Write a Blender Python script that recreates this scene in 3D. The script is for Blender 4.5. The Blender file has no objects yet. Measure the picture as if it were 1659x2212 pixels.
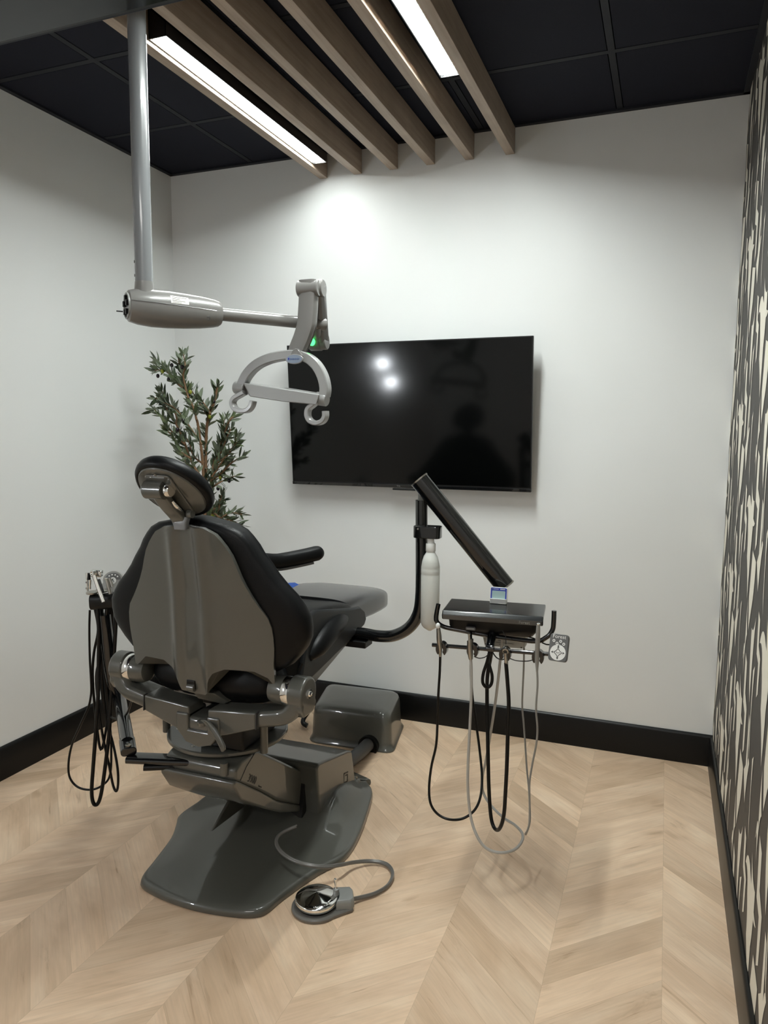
import bpy, bmesh, math, random
from mathutils import Vector, Matrix, Euler
PI = math.pi
C = bpy.context.scene.collection
S = bpy.context.scene
random.seed(7)

# ------------------------------------------------------------------ camera
IMW, IMH, F = 1659.0, 2212.0, 1580.43
YAW, PITCH, ROLL, EYE = 0.3669, -0.1112, 0.0059, 1.4888
fw = Vector((-math.sin(YAW)*math.cos(PITCH), math.cos(YAW)*math.cos(PITCH), math.sin(PITCH)))
r0 = Vector((math.cos(YAW), math.sin(YAW), 0)); u0 = r0.cross(fw)
rt = math.cos(ROLL)*r0 + math.sin(ROLL)*u0; up = -math.sin(ROLL)*r0 + math.cos(ROLL)*u0
cam_d = bpy.data.cameras.new('camera'); cam = bpy.data.objects.new('camera', cam_d); C.objects.link(cam)
M4 = Matrix((( rt.x, up.x, -fw.x, 0), (rt.y, up.y, -fw.y, 0), (rt.z, up.z, -fw.z, EYE), (0, 0, 0, 1)))
cam.matrix_world = M4
cam_d.sensor_fit = 'HORIZONTAL'; cam_d.sensor_width = 36.0; cam_d.lens = 36.0*F/IMW
cam_d.clip_start = 0.02; cam_d.clip_end = 60
S.camera = cam
S.view_settings.view_transform = 'Standard'; S.view_settings.look = 'None'
S.view_settings.gamma = 1.0; S.view_settings.use_curve_mapping = False
S.view_settings.exposure = 1.62
LED, LED2 = 15.0, 62.0   # emission strength of the two linear ceiling lights
FILL = 4.0          # emission of the added fill panel behind the camera
# ------------------------------------------------------------------ world
wd = bpy.data.worlds.new('world'); S.world = wd; wd.use_nodes = True
wd.node_tree.nodes['Background'].inputs[0].default_value = (0.8, 0.86, 1.0, 1)
wd.node_tree.nodes['Background'].inputs[1].default_value = 0.02

CAMP = Vector((0, 0, EYE))
def ray(px, py):
    return fw + rt*((px-IMW/2)/F) - up*((py-IMH/2)/F)
def at(px, py, x=None, y=None, z=None):
    "world point seen at a photo pixel on an axis-aligned plane"
    d = ray(px, py)
    if x is not None: t = x/d.x
    elif y is not None: t = y/d.y
    else: t = (z-EYE)/d.z
    return CAMP + d*t
def atp(px, py, p, n):
    d = ray(px, py); n = Vector(n)
    return CAMP + d*((Vector(p)-CAMP).dot(n)/d.dot(n))

# room dimensions (metres)
XL, XR, YB, YF, H = -2.5835, 0.2506, 3.4595, -1.6, 2.86
XRR = 1.9            # the room opens out to the right behind the camera

# ------------------------------------------------------------------ materials
def mat(name, col, rough=0.5, metal=0.0, coat=0.0, spec=0.5, emis=None, estr=0.0, noise=0.0, nscale=20.0,
        bump=0.0, bscale=200.0, alpha=1.0, trans=0.0, ior=1.5, coatr=0.05):
    m = bpy.data.materials.new(name); m.use_nodes = True
    nt = m.node_tree; b = nt.nodes['Principled BSDF']
    b.inputs['Base Color'].default_value = (*col, 1); b.inputs['Roughness'].default_value = rough
    b.inputs['Metallic'].default_value = metal; b.inputs['Coat Weight'].default_value = coat
    b.inputs['Coat Roughness'].default_value = coatr
    b.inputs['Specular IOR Level'].default_value = spec; b.inputs['IOR'].default_value = ior
    b.inputs['Transmission Weight'].default_value = trans; b.inputs['Alpha'].default_value = alpha
    if emis: b.inputs['Emission Color'].default_value = (*emis, 1); b.inputs['Emission Strength'].default_value = estr
    tc = nt.nodes.new('ShaderNodeTexCoord')
    if noise > 0:
        n = nt.nodes.new('ShaderNodeTexNoise'); n.inputs['Scale'].default_value = nscale; n.inputs['Detail'].default_value = 4
        nt.links.new(tc.outputs['Object'], n.inputs['Vector'])
        mp = nt.nodes.new('ShaderNodeMapRange'); mp.inputs['To Min'].default_value = 1-noise; mp.inputs['To Max'].default_value = 1+noise
        nt.links.new(n.outputs['Fac'], mp.inputs['Value'])
        mx = nt.nodes.new('ShaderNodeVectorMath'); mx.operation = 'SCALE'; mx.inputs[0].default_value = col
        nt.links.new(mp.outputs[0], mx.inputs['Scale']); nt.links.new(mx.outputs[0], b.inputs['Base Color'])
    if bump > 0:
        n = nt.nodes.new('ShaderNodeTexNoise'); n.inputs['Scale'].default_value = bscale; n.inputs['Detail'].default_value = 3
        nt.links.new(tc.outputs['Object'], n.inputs['Vector'])
        bp = nt.nodes.new('ShaderNodeBump'); bp.inputs['Strength'].default_value = bump; bp.inputs['Distance'].default_value = 0.002
        nt.links.new(n.outputs['Fac'], bp.inputs['Height']); nt.links.new(bp.outputs[0], b.inputs['Normal'])
    return m

M = {}
M['wall'] = mat('wall_paint', (0.74, 0.75, 0.745), 0.5, bump=0.08, bscale=90, noise=0.01, nscale=3)
M['tile'] = mat('ceiling_tile_black', (0.007, 0.008, 0.016), 0.8, spec=0.25, bump=0.25, bscale=300, noise=0.12, nscale=5)
M['tbar'] = mat('tbar_black', (0.010, 0.011, 0.016), 0.6, spec=0.3, noise=0.05)
M['base'] = mat('baseboard_black', (0.003, 0.003, 0.003), 0.35, spec=0.3, noise=0.1)
M['shell'] = mat('shell_grey_gloss', (0.082, 0.082, 0.071), 0.35, spec=0.35, coat=0.8, coatr=0.04, noise=0.03, nscale=4)
M['vinyl'] = mat('black_vinyl', (0.0022, 0.0025, 0.003), 0.42, spec=0.22, bump=0.10, bscale=350, noise=0.05)
M['vinyl2'] = mat('charcoal_vinyl', (0.014, 0.015, 0.016), 0.42, spec=0.3, bump=0.1, bscale=350, noise=0.05)
M['black'] = mat('black_gloss_metal', (0.003, 0.0035, 0.004), 0.22, spec=0.3, coat=1.0, coatr=0.03, noise=0.05)
M['blackp'] = mat('black_plastic', (0.004, 0.004, 0.004), 0.4, spec=0.3, noise=0.05)
M['rubber'] = mat('black_hose', (0.003, 0.003, 0.003), 0.3, spec=0.3, noise=0.05)
M['ghose'] = mat('grey_hose', (0.42, 0.41, 0.385), 0.4, noise=0.04)
M['dhose'] = mat('dark_grey_hose', (0.13, 0.125, 0.115), 0.35, coat=0.4, noise=0.04)
M['mhose'] = mat('mid_grey_hose', (0.26, 0.255, 0.24), 0.35, noise=0.04)
M['chrome'] = mat('chrome', (0.82, 0.82, 0.80), 0.08, metal=1.0, noise=0.02)
M['steel'] = mat('steel', (0.42, 0.40, 0.36), 0.28, metal=1.0, noise=0.05)
M['lampw'] = mat('lamp_grey_plastic', (0.165, 0.16, 0.153), 0.3, coat=0.5, noise=0.02)
M['lamph'] = mat('lamp_head_plastic', (0.27, 0.27, 0.265), 0.3, coat=0.5, noise=0.02)
M['pole'] = mat('pole_grey_enamel', (0.17, 0.178, 0.185), 0.25, coat=0.6, noise=0.02)
M['screen'] = mat('screen_black', (0.0015, 0.0018, 0.0018), 0.10, spec=0.30, noise=0.02)
M['bottle'] = mat('bottle_plastic', (0.70, 0.72, 0.69), 0.35, noise=0.02)
M['white'] = mat('white_plastic', (0.75, 0.76, 0.74), 0.35, noise=0.02)
M['sticker'] = mat('paper_label', (0.78, 0.78, 0.72), 0.6, noise=0.02)
M['blue'] = mat('blue_print', (0.01, 0.03, 0.30), 0.3, noise=0.03)
M['bluecloth'] = mat('blue_vinyl', (0.01, 0.06, 0.30), 0.45, noise=0.05)
M['lcd'] = mat('lcd_grey_green', (0.30, 0.42, 0.42), 0.3, noise=0.03)
M['green'] = mat('green_indicator', (0.02, 0.5, 0.05), 0.4, emis=(0.05, 1.0, 0.15), estr=1.2)
M['led'] = mat('led_diffuser', (0.9, 0.9, 0.9), 0.5, emis=(0.94, 1.0, 0.97), estr=LED)
M['led2'] = mat('led_diffuser_right', (0.9, 0.9, 0.9), 0.5, emis=(0.94, 1.0, 0.97), estr=LED2)
M['fill'] = mat('led_panel_rear', (0.9, 0.9, 0.9), 0.5, emis=(1.0, 0.97, 0.93), estr=FILL)
M['bulb'] = mat('round_lamp_glass', (0.9, 0.9, 0.9), 0.5, emis=(0.9, 0.95, 1.0), estr=80.0)
M['grey'] = mat('pad_grey', (0.10, 0.10, 0.10), 0.4, noise=0.04)
M['silver'] = mat('silver_plastic', (0.24, 0.245, 0.235), 0.35, noise=0.03)
M['boxgrey'] = mat('box_light_grey', (0.42, 0.42, 0.38), 0.5, noise=0.03)
M['ink'] = mat('dark_ink', (0.03, 0.03, 0.03), 0.6, noise=0.02)
M['inkw'] = mat('white_ink', (0.70, 0.70, 0.68), 0.5, noise=0.02)
M['inkb'] = mat('blue_ink', (0.05, 0.09, 0.22), 0.5, noise=0.02)
M['badge'] = mat('badge_blue_grey', (0.20, 0.25, 0.33), 0.3, noise=0.05)
M['bark'] = mat('bark', (0.16, 0.085, 0.04), 0.8, noise=0.35, nscale=60, bump=0.6, bscale=120)
M['pot'] = mat('pot_grey', (0.12, 0.12, 0.12), 0.6, noise=0.1)
M['soil'] = mat('soil', (0.04, 0.03, 0.02), 0.95, noise=0.3, nscale=80, bump=0.8, bscale=90)
M['olive_b'] = mat('olive_black', (0.012, 0.006, 0.010), 0.25, noise=0.1)
M['olive_g'] = mat('olive_green', (0.22, 0.24, 0.02), 0.35, noise=0.1)
M['trayp'] = mat('tray_speckled_dark', (0.10, 0.105, 0.11), 0.36, metal=0.6, noise=0.5, nscale=900)
M['trayt'] = mat('tray_top_black', (0.004, 0.0045, 0.005), 0.25, spec=0.35, coat=0.3, noise=0.05)
M['stitch'] = mat('grey_thread', (0.10, 0.10, 0.095), 0.8, noise=0.1)
# clear film over the toe of the chair: real thin clear coat, so glossy
M['film'] = mat('clear_film_over_vinyl', (0.016, 0.017, 0.019), 0.35, coat=0.6, coatr=0.05, spec=0.3, noise=0.1)

def leaf_mat():
    m = bpy.data.materials.new('olive_leaf'); m.use_nodes = True; nt = m.node_tree; b = nt.nodes['Principled BSDF']
    b.inputs['Roughness'].default_value = 0.5
    tc = nt.nodes.new('ShaderNodeTexCoord'); n = nt.nodes.new('ShaderNodeTexNoise'); n.inputs['Scale'].default_value = 14
    cr = nt.nodes.new('ShaderNodeValToRGB'); e = cr.color_ramp.elements
    e[0].position = 0.3; e[0].color = (0.020, 0.032, 0.018, 1); e[1].position = 0.62; e[1].color = (0.085, 0.115, 0.05, 1)
    x = cr.color_ramp.elements.new(0.8); x.color = (0.20, 0.22, 0.10, 1)
    g = nt.nodes.new('ShaderNodeNewGeometry'); mx = nt.nodes.new('ShaderNodeMixRGB'); mx.inputs[2].default_value = (0.20, 0.23, 0.17, 1)
    sc = nt.nodes.new('ShaderNodeMath'); sc.operation = 'MULTIPLY'; sc.inputs[1].default_value = 0.55
    L = nt.links.new
    L(tc.outputs['Object'], n.inputs['Vector']); L(n.outputs['Fac'], cr.inputs[0]); L(cr.outputs[0], mx.inputs[1])
    L(g.outputs['Backfacing'], sc.inputs[0]); L(sc.outputs[0], mx.inputs[0]); L(mx.outputs[0], b.inputs['Base Color'])
    return m
M['leaf'] = leaf_mat()

class NB:
    "tiny node-expression builder"
    def __init__(s, nt): s.nt = nt
    def m(s, op, a, b=None, c=None):
        n = s.nt.nodes.new('ShaderNodeMath'); n.operation = op
        for i, v in enumerate((a, b, c)):
            if v is None: continue
            if isinstance(v, (int, float)): n.inputs[i].default_value = v
            else: s.nt.links.new(v, n.inputs[i])
        return n.outputs[0]
    def xyz(s, a, b, c):
        n = s.nt.nodes.new('ShaderNodeCombineXYZ')
        for i, v in enumerate((a, b, c)):
            if isinstance(v, (int, float)): n.inputs[i].default_value = v
            else: s.nt.links.new(v, n.inputs[i])
        return n.outputs[0]
    def noise(s, v, scale, det=4, rough=0.5, dist=0.0):
        n = s.nt.nodes.new('ShaderNodeTexNoise'); n.inputs['Scale'].default_value = scale; n.inputs['Detail'].default_value = det
        n.inputs['Roughness'].default_value = rough; n.inputs['Distortion'].default_value = dist
        s.nt.links.new(v, n.inputs['Vector']); return n.outputs['Fac']
    def ramp(s, f, stops):
        n = s.nt.nodes.new('ShaderNodeValToRGB'); e = n.color_ramp.elements
        e[0].position, e[0].color = stops[0][0], (*stops[0][1], 1); e[1].position, e[1].color = stops[-1][0], (*stops[-1][1], 1)
        for p, c in stops[1:-1]:
            k = e.new(p); k.color = (*c, 1)
        s.nt.links.new(f, n.inputs[0]); return n.outputs[0]
    def mix(s, f, a, b, mode='MIX'):
        n = s.nt.nodes.new('ShaderNodeMixRGB'); n.blend_type = mode
        for i, v in enumerate((f, a, b)):
            if isinstance(v, (int, float)): n.inputs[i].default_value = v
            elif isinstance(v, tuple): n.inputs[i].default_value = (*v, 1)
            else: s.nt.links.new(v, n.inputs[i])
        return n.outputs[0]

def floor_mat():
    m = bpy.data.materials.new('chevron_oak'); m.use_nodes = True; nt = m.node_tree; b = nt.nodes['Principled BSDF']; N = NB(nt)
    g = nt.nodes.new('ShaderNodeNewGeometry'); sp = nt.nodes.new('ShaderNodeSeparateXYZ'); nt.links.new(g.outputs['Position'], sp.inputs[0])
    X, Y = sp.outputs[0], sp.outputs[1]
    W, A, B = 0.303, 0.284, 0.142
    xs = N.m('ADD', X, 0.249)
    t = N.m('PINGPONG', xs, W)
    col = N.m('FLOOR', N.m('DIVIDE', xs, W))
    s_ = N.m('DIVIDE', N.m('SUBTRACT', N.m('SUBTRACT', Y, N.m('MULTIPLY', t, A/W)), 0.010), B)
    bi = N.m('FLOOR', s_); fr = N.m('FRACT', s_)
    wn = nt.nodes.new('ShaderNodeTexWhiteNoise'); wn.noise_dimensions = '3D'
    nt.links.new(N.xyz(bi, col, 3.3), wn.inputs['Vector']); rnd = wn.outputs['Value']
    al = N.m('ADD', N.m('MULTIPLY', t, .73), N.m('MULTIPLY', Y, .684))
    ac = N.m('SUBTRACT', N.m('MULTIPLY', Y, .73), N.m('MULTIPLY', t, .684))
    off = N.m('MULTIPLY', rnd, 37.0)
    v1 = N.xyz(N.m('MULTIPLY', al, 2.6), N.m('MULTIPLY', ac, 17), off)
    v2 = N.xyz(N.m('MULTIPLY', al, 3.0), N.m('MULTIPLY', ac, 9), N.m('ADD', off, 11))
    v3 = N.xyz(N.m('MULTIPLY', al, 6), N.m('MULTIPLY', ac, 160), off)
    n1 = N.noise(v1, 1.0, 6, 0.66, 1.1); n2 = N.noise(v2, 1.0, 3, 0.55, 0.9); n3 = N.noise(v3, 1.0, 2)
    basec = N.ramp(n2, [(0.25, (0.62, 0.44, 0.295)), (0.5, (0.73, 0.54, 0.38)), (0.75, (0.82, 0.64, 0.47))])
    streak = N.ramp(n1, [(0.0, (0.52, 0.48, 0.44)), (0.28, (0.76, 0.73, 0.69)), (0.39, (0.97, 0.965, 0.96)), (0.62, (1.02, 1.02, 1.02)), (1.0, (0.90, 0.88, 0.86))])
    c = N.mix(1.0, basec, streak, 'MULTIPLY')
    fine = N.ramp(n3, [(0.3, (0.94, 0.94, 0.94)), (0.7, (1.03, 1.03, 1.03))])
    c = N.mix(1.0, c, fine, 'MULTIPLY')
    tone = N.ramp(rnd, [(0.0, (0.85, 0.83, 0.80)), (0.5, (0.97, 0.96, 0.95)), (1.0, (1.07, 1.07, 1.06))])
    c = N.mix(1.0, c, tone, 'MULTIPLY')
    v4 = N.xyz(N.m('MULTIPLY', al, 2.0), N.m('MULTIPLY', ac, 34), N.m('ADD', off, 5)); n4 = N.noise(v4, 1.0, 5, 0.6, 1.6)
    c = N.mix(1.0, c, N.ramp(n4, [(0.26, (0.66, 0.60, 0.54)), (0.34, (0.95, 0.94, 0.93)), (0.42, (1, 1, 1)), (0.80, (1.01, 1.01, 1.01))]), 'MULTIPLY')
    # knots
    kn = N.noise(N.xyz(N.m('MULTIPLY', al, 5), N.m('MULTIPLY', ac, 12), off), 1.0, 2, .5, .3)
    kf = N.ramp(kn, [(0.70, (1, 1, 1)), (0.80, (0.66, 0.60, 0.54))])
    c = N.mix(0.7, c, N.mix(1.0, c, kf, 'MULTIPLY'))
    # seams: between boards and along the column joints
    e1 = N.m('MINIMUM', fr, N.m('SUBTRACT', 1.0, fr)); e1 = N.m('MULTIPLY', e1, B*0.73)
    e2 = N.m('MINIMUM', t, N.m('SUBTRACT', W, t))
    e = N.m('MINIMUM', e1, e2)
    seam = N.m('LESS_THAN', e, 0.0007)
    c = N.mix(N.m('MULTIPLY', seam, 0.28), c, (0.30, 0.20, 0.12))
    nt.links.new(c, b.inputs['Base Color'])
    b.inputs['Roughness'].default_value = 0.42; b.inputs['Specular IOR Level'].default_value = 0.4
    bp = nt.nodes.new('ShaderNodeBump'); bp.inputs['Strength'].default_value = 0.25; bp.inputs['Distance'].default_value = 0.001
    nt.links.new(N.m('ADD', N.m('MULTIPLY', n1, .6), N.m('MULTIPLY', N.m('SUBTRACT', 1.0, seam), .6)), bp.inputs['Height'])
    nt.links.new(bp.outputs[0], b.inputs['Normal'])
    return m
def slat_mat():
    m = bpy.data.materials.new('slat_wood'); m.use_nodes = True; nt = m.node_tree; b = nt.nodes['Principled BSDF']; N = NB(nt)
    g = nt.nodes.new('ShaderNodeNewGeometry'); sp = nt.nodes.new('ShaderNodeSeparateXYZ'); nt.links.new(g.outputs['Position'], sp.inputs[0])
    X, Y, Z = sp.outputs
    v = N.xyz(N.m('MULTIPLY', X, 60), N.m('MULTIPLY', Y, 2.5), N.m('MULTIPLY', Z, 60))
    n = N.noise(v, 1.0, 5, .6, .4); n2 = N.noise(N.xyz(X, N.m('MULTIPLY', Y, 3), Z), 3.0, 2)
    c = N.ramp(n, [(0.25, (0.28, 0.21, 0.155)), (0.5, (0.36, 0.28, 0.215)), (0.75, (0.42, 0.335, 0.265))])
    c = N.mix(1.0, c, N.ramp(n2, [(0.3, (.9, .9, .9)), (.7, (1.05, 1.05, 1.05))]), 'MULTIPLY')
    nt.links.new(c, b.inputs['Base Color']); b.inputs['Roughness'].default_value = 0.5
    return m
M['floor'] = floor_mat(); M['slat'] = slat_mat()
M['paperd'] = mat('wallpaper_dark', (0.050, 0.046, 0.041), 0.6, noise=0.08, nscale=40)
M['paperl'] = mat('wallpaper_cream', (0.72, 0.68, 0.58), 0.55, noise=0.03, nscale=40)

# ------------------------------------------------------------------ helpers
def root_of(o):
    while o.parent: o = o.parent
    return o
def obj(name, bm, m, parent=None, smooth=40, bevel=0.0, bseg=3, subd=0, origin=None, recalc=True):
    "links a bmesh written in world coordinates as ONE mesh object (as a child when a parent is given)"
    if recalc: bmesh.ops.recalc_face_normals(bm, faces=bm.faces)
    if parent: o0 = root_of(parent).location.copy()
    else:
        if origin is None:
            xs = [v.co for v in bm.verts]
            lo = Vector((min(v.x for v in xs), min(v.y for v in xs), min(v.z for v in xs)))
            hi = Vector((max(v.x for v in xs), max(v.y for v in xs), max(v.z for v in xs)))
            origin = Vector(((lo.x+hi.x)/2, (lo.y+hi.y)/2, lo.z))
        o0 = Vector(origin)
    bmesh.ops.translate(bm, vec=-o0, verts=bm.verts)
    me = bpy.data.meshes.new(name); bm.to_mesh(me); bm.free()
    for k in (m if isinstance(m, (list, tuple)) else [m]): me.materials.append(k)
    if smooth:
        me.shade_smooth(); me.set_sharp_from_angle(angle=math.radians(smooth))
    o = bpy.data.objects.new(name, me); C.objects.link(o)
    if parent: o.parent = parent
    else: o.location = o0
    if bevel > 0:
        b = o.modifiers.new('bevel', 'BEVEL'); b.width = bevel; b.segments = bseg; b.limit_method = 'ANGLE'; b.angle_limit = math.radians(35)
        b.harden_normals = True; me.shade_smooth()
    if subd:
        s = o.modifiers.new('subd', 'SUBSURF'); s.levels = subd; s.render_levels = subd; me.shade_smooth()
    return o
def thing(name, loc, label, cat, group=None):
    o = bpy.data.objects.new(name, None); o.empty_display_size = 0.05; o.location = loc; C.objects.link(o)
    return tag(o, label, cat, group)
def tag(o, label, cat, group=None):
    o['label'] = label; o['category'] = cat
    if group: o['group'] = group
    return o
def struct(o, label=None, cat=None):
    o['kind'] = 'structure'
    if label: o['label'] = label
    o['category'] = cat or o.name.split('_')[0]
    return o
def B(): return bmesh.new()
def box(bm, c, s, R=None, mi=0):
    c = Vector(c); hx, hy, hz = s[0]/2, s[1]/2, s[2]/2; vs = []
    for x in (-hx, hx):
        for y in (-hy, hy):
            for z in (-hz, hz):
                p = Vector((x, y, z))
                if R: p = R @ p
                vs.append(bm.verts.new(c+p))
    for f in ((0, 1, 3, 2), (4, 6, 7, 5), (0, 4, 5, 1), (2, 3, 7, 6), (0, 2, 6, 4), (1, 5, 7, 3)):
        bm.faces.new([vs[i] for i in f]).material_index = mi
    return vs
def loft(bm, rings, cap=True, closed=True, mi=0):
    L = [[bm.verts.new(p) for p in r] for r in rings]; n = len(L[0])
    for a, b in zip(L, L[1:]):
        for i in range(n if closed else n-1):
            j = (i+1) % n
            try: bm.faces.new((a[i], a[j], b[j], b[i])).material_index = mi
            except ValueError: pass
    if cap and closed:
        for r in (L[0][::-1], L[-1]):
            try: bm.faces.new(r).material_index = mi
            except ValueError: pass
    return L
def prism(bm, pts, vec, mi=0):
    a = [bm.verts.new(Vector(p)) for p in pts]; b = [bm.verts.new(Vector(p)+Vector(vec)) for p in pts]; n = len(a)
    bm.faces.new(a[::-1]).material_index = mi; bm.faces.new(b).material_index = mi
    for i in range(n): bm.faces.new((a[i], a[(i+1) % n], b[(i+1) % n], b[i])).material_index = mi
def cr(pts, n=8, closed=False):
    "Catmull-Rom through points"
    P = [Vector(p) for p in pts]; out = []; N = len(P)
    rng = range(N) if closed else range(N-1)
    for i in rng:
        if closed: p0, p1, p2, p3 = P[(i-1) % N], P[i], P[(i+1) % N], P[(i+2) % N]
        else: p0, p1, p2, p3 = P[max(i-1, 0)], P[i], P[i+1], P[min(i+2, N-1)]
        for k in range(n):
            t = k/n
            out.append(0.5*((2*p1)+(-p0+p2)*t+(2*p0-5*p1+4*p2-p3)*t*t+(-p0+3*p1-3*p2+p3)*t**3))
    if not closed: out.append(P[-1])
    return out
def frames(pts):
    T = []
    for i in range(len(pts)):
        a = pts[max(i-1, 0)]; b = pts[min(i+1, len(pts)-1)]; T.append((b-a).normalized())
    ref = Vector((0, 0, 1)) if abs(T[0].z) < 0.9 else Vector((1, 0, 0))
    n = T[0].cross(ref).normalized(); out = []
    for t in T:
        n = (n - t*n.dot(t)).normalized(); out.append((t, n, t.cross(n)))
    return out
def tube(bm, pts, r, seg=12, sm=0, mi=0, closed=False):
    pts = [Vector(p) for p in pts]
    if sm:
        rr = r if not isinstance(r, (list, tuple)) else None
        if rr is None:
            q = cr([(a, 0, 0) for a in r], sm); r = [v.x for v in q]
        pts = cr(pts, sm)
    if not isinstance(r, (list, tuple)): r = [r]*len(pts)
    fr = frames(pts)
    rings = [[p + (n*math.cos(2*PI*k/seg) + b*math.sin(2*PI*k/seg))*rad for k in range(seg)] for p, rad, (t, n, b) in zip(pts, r, fr)]
    loft(bm, rings, mi=mi)
def sweep(bm, pts, prof, upv, sm=0, scl=None):
    pts = [Vector(p) for p in pts]
    if sm: pts = cr(pts, sm)
    upv = Vector(upv); rings = []
    for i, p in enumerate(pts):
        a = pts[max(i-1, 0)]; b = pts[min(i+1, len(pts)-1)]; t = (b-a).normalized()
        s = t.cross(upv).normalized(); n = s.cross(t)
        k = 1
        if scl: f_ = i/(len(pts)-1)*(len(scl)-1); j_ = min(int(f_), len(scl)-2); k = scl[j_]+(scl[j_+1]-scl[j_])*(f_-j_)
        rings.append([p + s*x*k + n*y for x, y in prof])
    loft(bm, rings)
def rrect(w, h, r, n=4):
    out = []
    for cx, cy, a0 in ((w/2-r, h/2-r, 0), (-w/2+r, h/2-r, 90), (-w/2+r, -h/2+r, 180), (w/2-r, -h/2+r, 270)):
        for k in range(n+1):
            a = math.radians(a0+90*k/n); out.append((cx+r*math.cos(a), cy+r*math.sin(a)))
    return out
def basis(n, upv=(0, 0, 1)):
    n = Vector(n).normalized(); x = Vector(upv).cross(n).normalized(); y = n.cross(x)
    return x, y, n
def lathe(bm, c, axis, prof, seg=32, mi=0):
    "prof: (radius, height along axis)"
    up_ = (0, 0, 1) if abs(Vector(axis).normalized().z) < 0.9 else (0, 1, 0)
    x, y, n = basis(axis, up_); c = Vector(c)
    loft(bm, [[c + n*h + (x*math.cos(2*PI*k/seg)+y*math.sin(2*PI*k/seg))*max(r, 1e-4) for k in range(seg)] for r, h in prof], mi=mi)
def slab(bm, c, n, w, h, t, r=0.005, upv=(0, 0, 1), mi=0):
    "rounded rectangle plate centred at c, facing n"
    x, y, n = basis(n, upv); c = Vector(c)
    prism(bm, [c - n*t/2 + x*a + y*b for a, b in rrect(w, h, r)], n*t, mi)
def ball(bm, c, r, mi=0, sc=(1, 1, 1), R=None, u=16, v=10):
    m_ = Matrix.Translation(Vector(c))
    if R is not None: m_ = m_ @ R.to_4x4()
    m_ = m_ @ Matrix.Diagonal((r*sc[0], r*sc[1], r*sc[2], 1))
    g = bmesh.ops.create_uvsphere(bm, u_segments=u, v_segments=v, radius=1, matrix=m_)
    if mi:
        for f in {f for v_ in g['verts'] for f in v_.link_faces}: f.material_index = mi
def text(name, body, c, n, size, m, parent, upv=(0, 0, 1), extrude=0.0004, wscale=1.0, spacing=1.0):
    "lettering as a mesh built from Blender's own font, lying on a surface"
    cu = bpy.data.curves.new(name, 'FONT'); cu.body = body; cu.size = size; cu.extrude = extrude
    cu.align_x = 'CENTER'; cu.align_y = 'CENTER'; cu.space_character = spacing; cu.resolution_u = 3
    tmp = bpy.data.objects.new('tmp', cu); C.objects.link(tmp)
    dg = bpy.context.evaluated_depsgraph_get(); me = bpy.data.meshes.new_from_object(tmp.evaluated_get(dg))
    bpy.data.objects.remove(tmp); bm = B(); bm.from_mesh(me); bpy.data.meshes.remove(me)
    x, y, nn = basis(n, upv)
    for v in bm.verts: v.co = Vector(c) + x*v.co.x*wscale + y*v.co.y + nn*v.co.z
    o = obj(name, bm, m, parent, smooth=0, recalc=False); bpy.data.curves.remove(cu)
    return o

# ================================================================== SETTING
bm = B(); box(bm, ((XL+XRR)/2, (YB+YF)/2, -0.05), (XRR-XL+0.4, YB-YF+0.4, 0.1))
struct(obj('floor', bm, M['floor'], smooth=0, origin=(0, 0, 0)), 'pale oak floor laid in a chevron pattern', 'floor')
bm = B(); box(bm, ((XL+XRR)/2, YB+0.06, H/2), (XRR-XL+0.24, 0.12, H)); struct(obj('wall_back', bm, M['wall'], smooth=0), 'white painted wall behind the television', 'wall')
bm = B(); box(bm, (XL-0.06, (YB+YF)/2, H/2), (0.12, YB-YF, H)); struct(obj('wall_left', bm, M['wall'], smooth=0), 'white painted wall left of the chair', 'wall')
bm = B(); box(bm, ((XL+XRR)/2, YF-0.06, H/2), (XRR-XL+0.24, 0.12, H)); struct(obj('wall_front', bm, M['wall'], smooth=0), 'plain wall behind the viewer', 'wall')
bm = B(); box(bm, (XRR+0.06, (0.3+YF)/2, H/2), (0.12, 0.3-YF, H)); box(bm, ((XR+0.12+XRR)/2, 0.36, H/2), (XRR-XR-0.12, 0.12, H))
struct(obj('wall_passage', bm, M['wall'], smooth=0), 'plain wall of the passage beside the viewer', 'wall')

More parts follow.
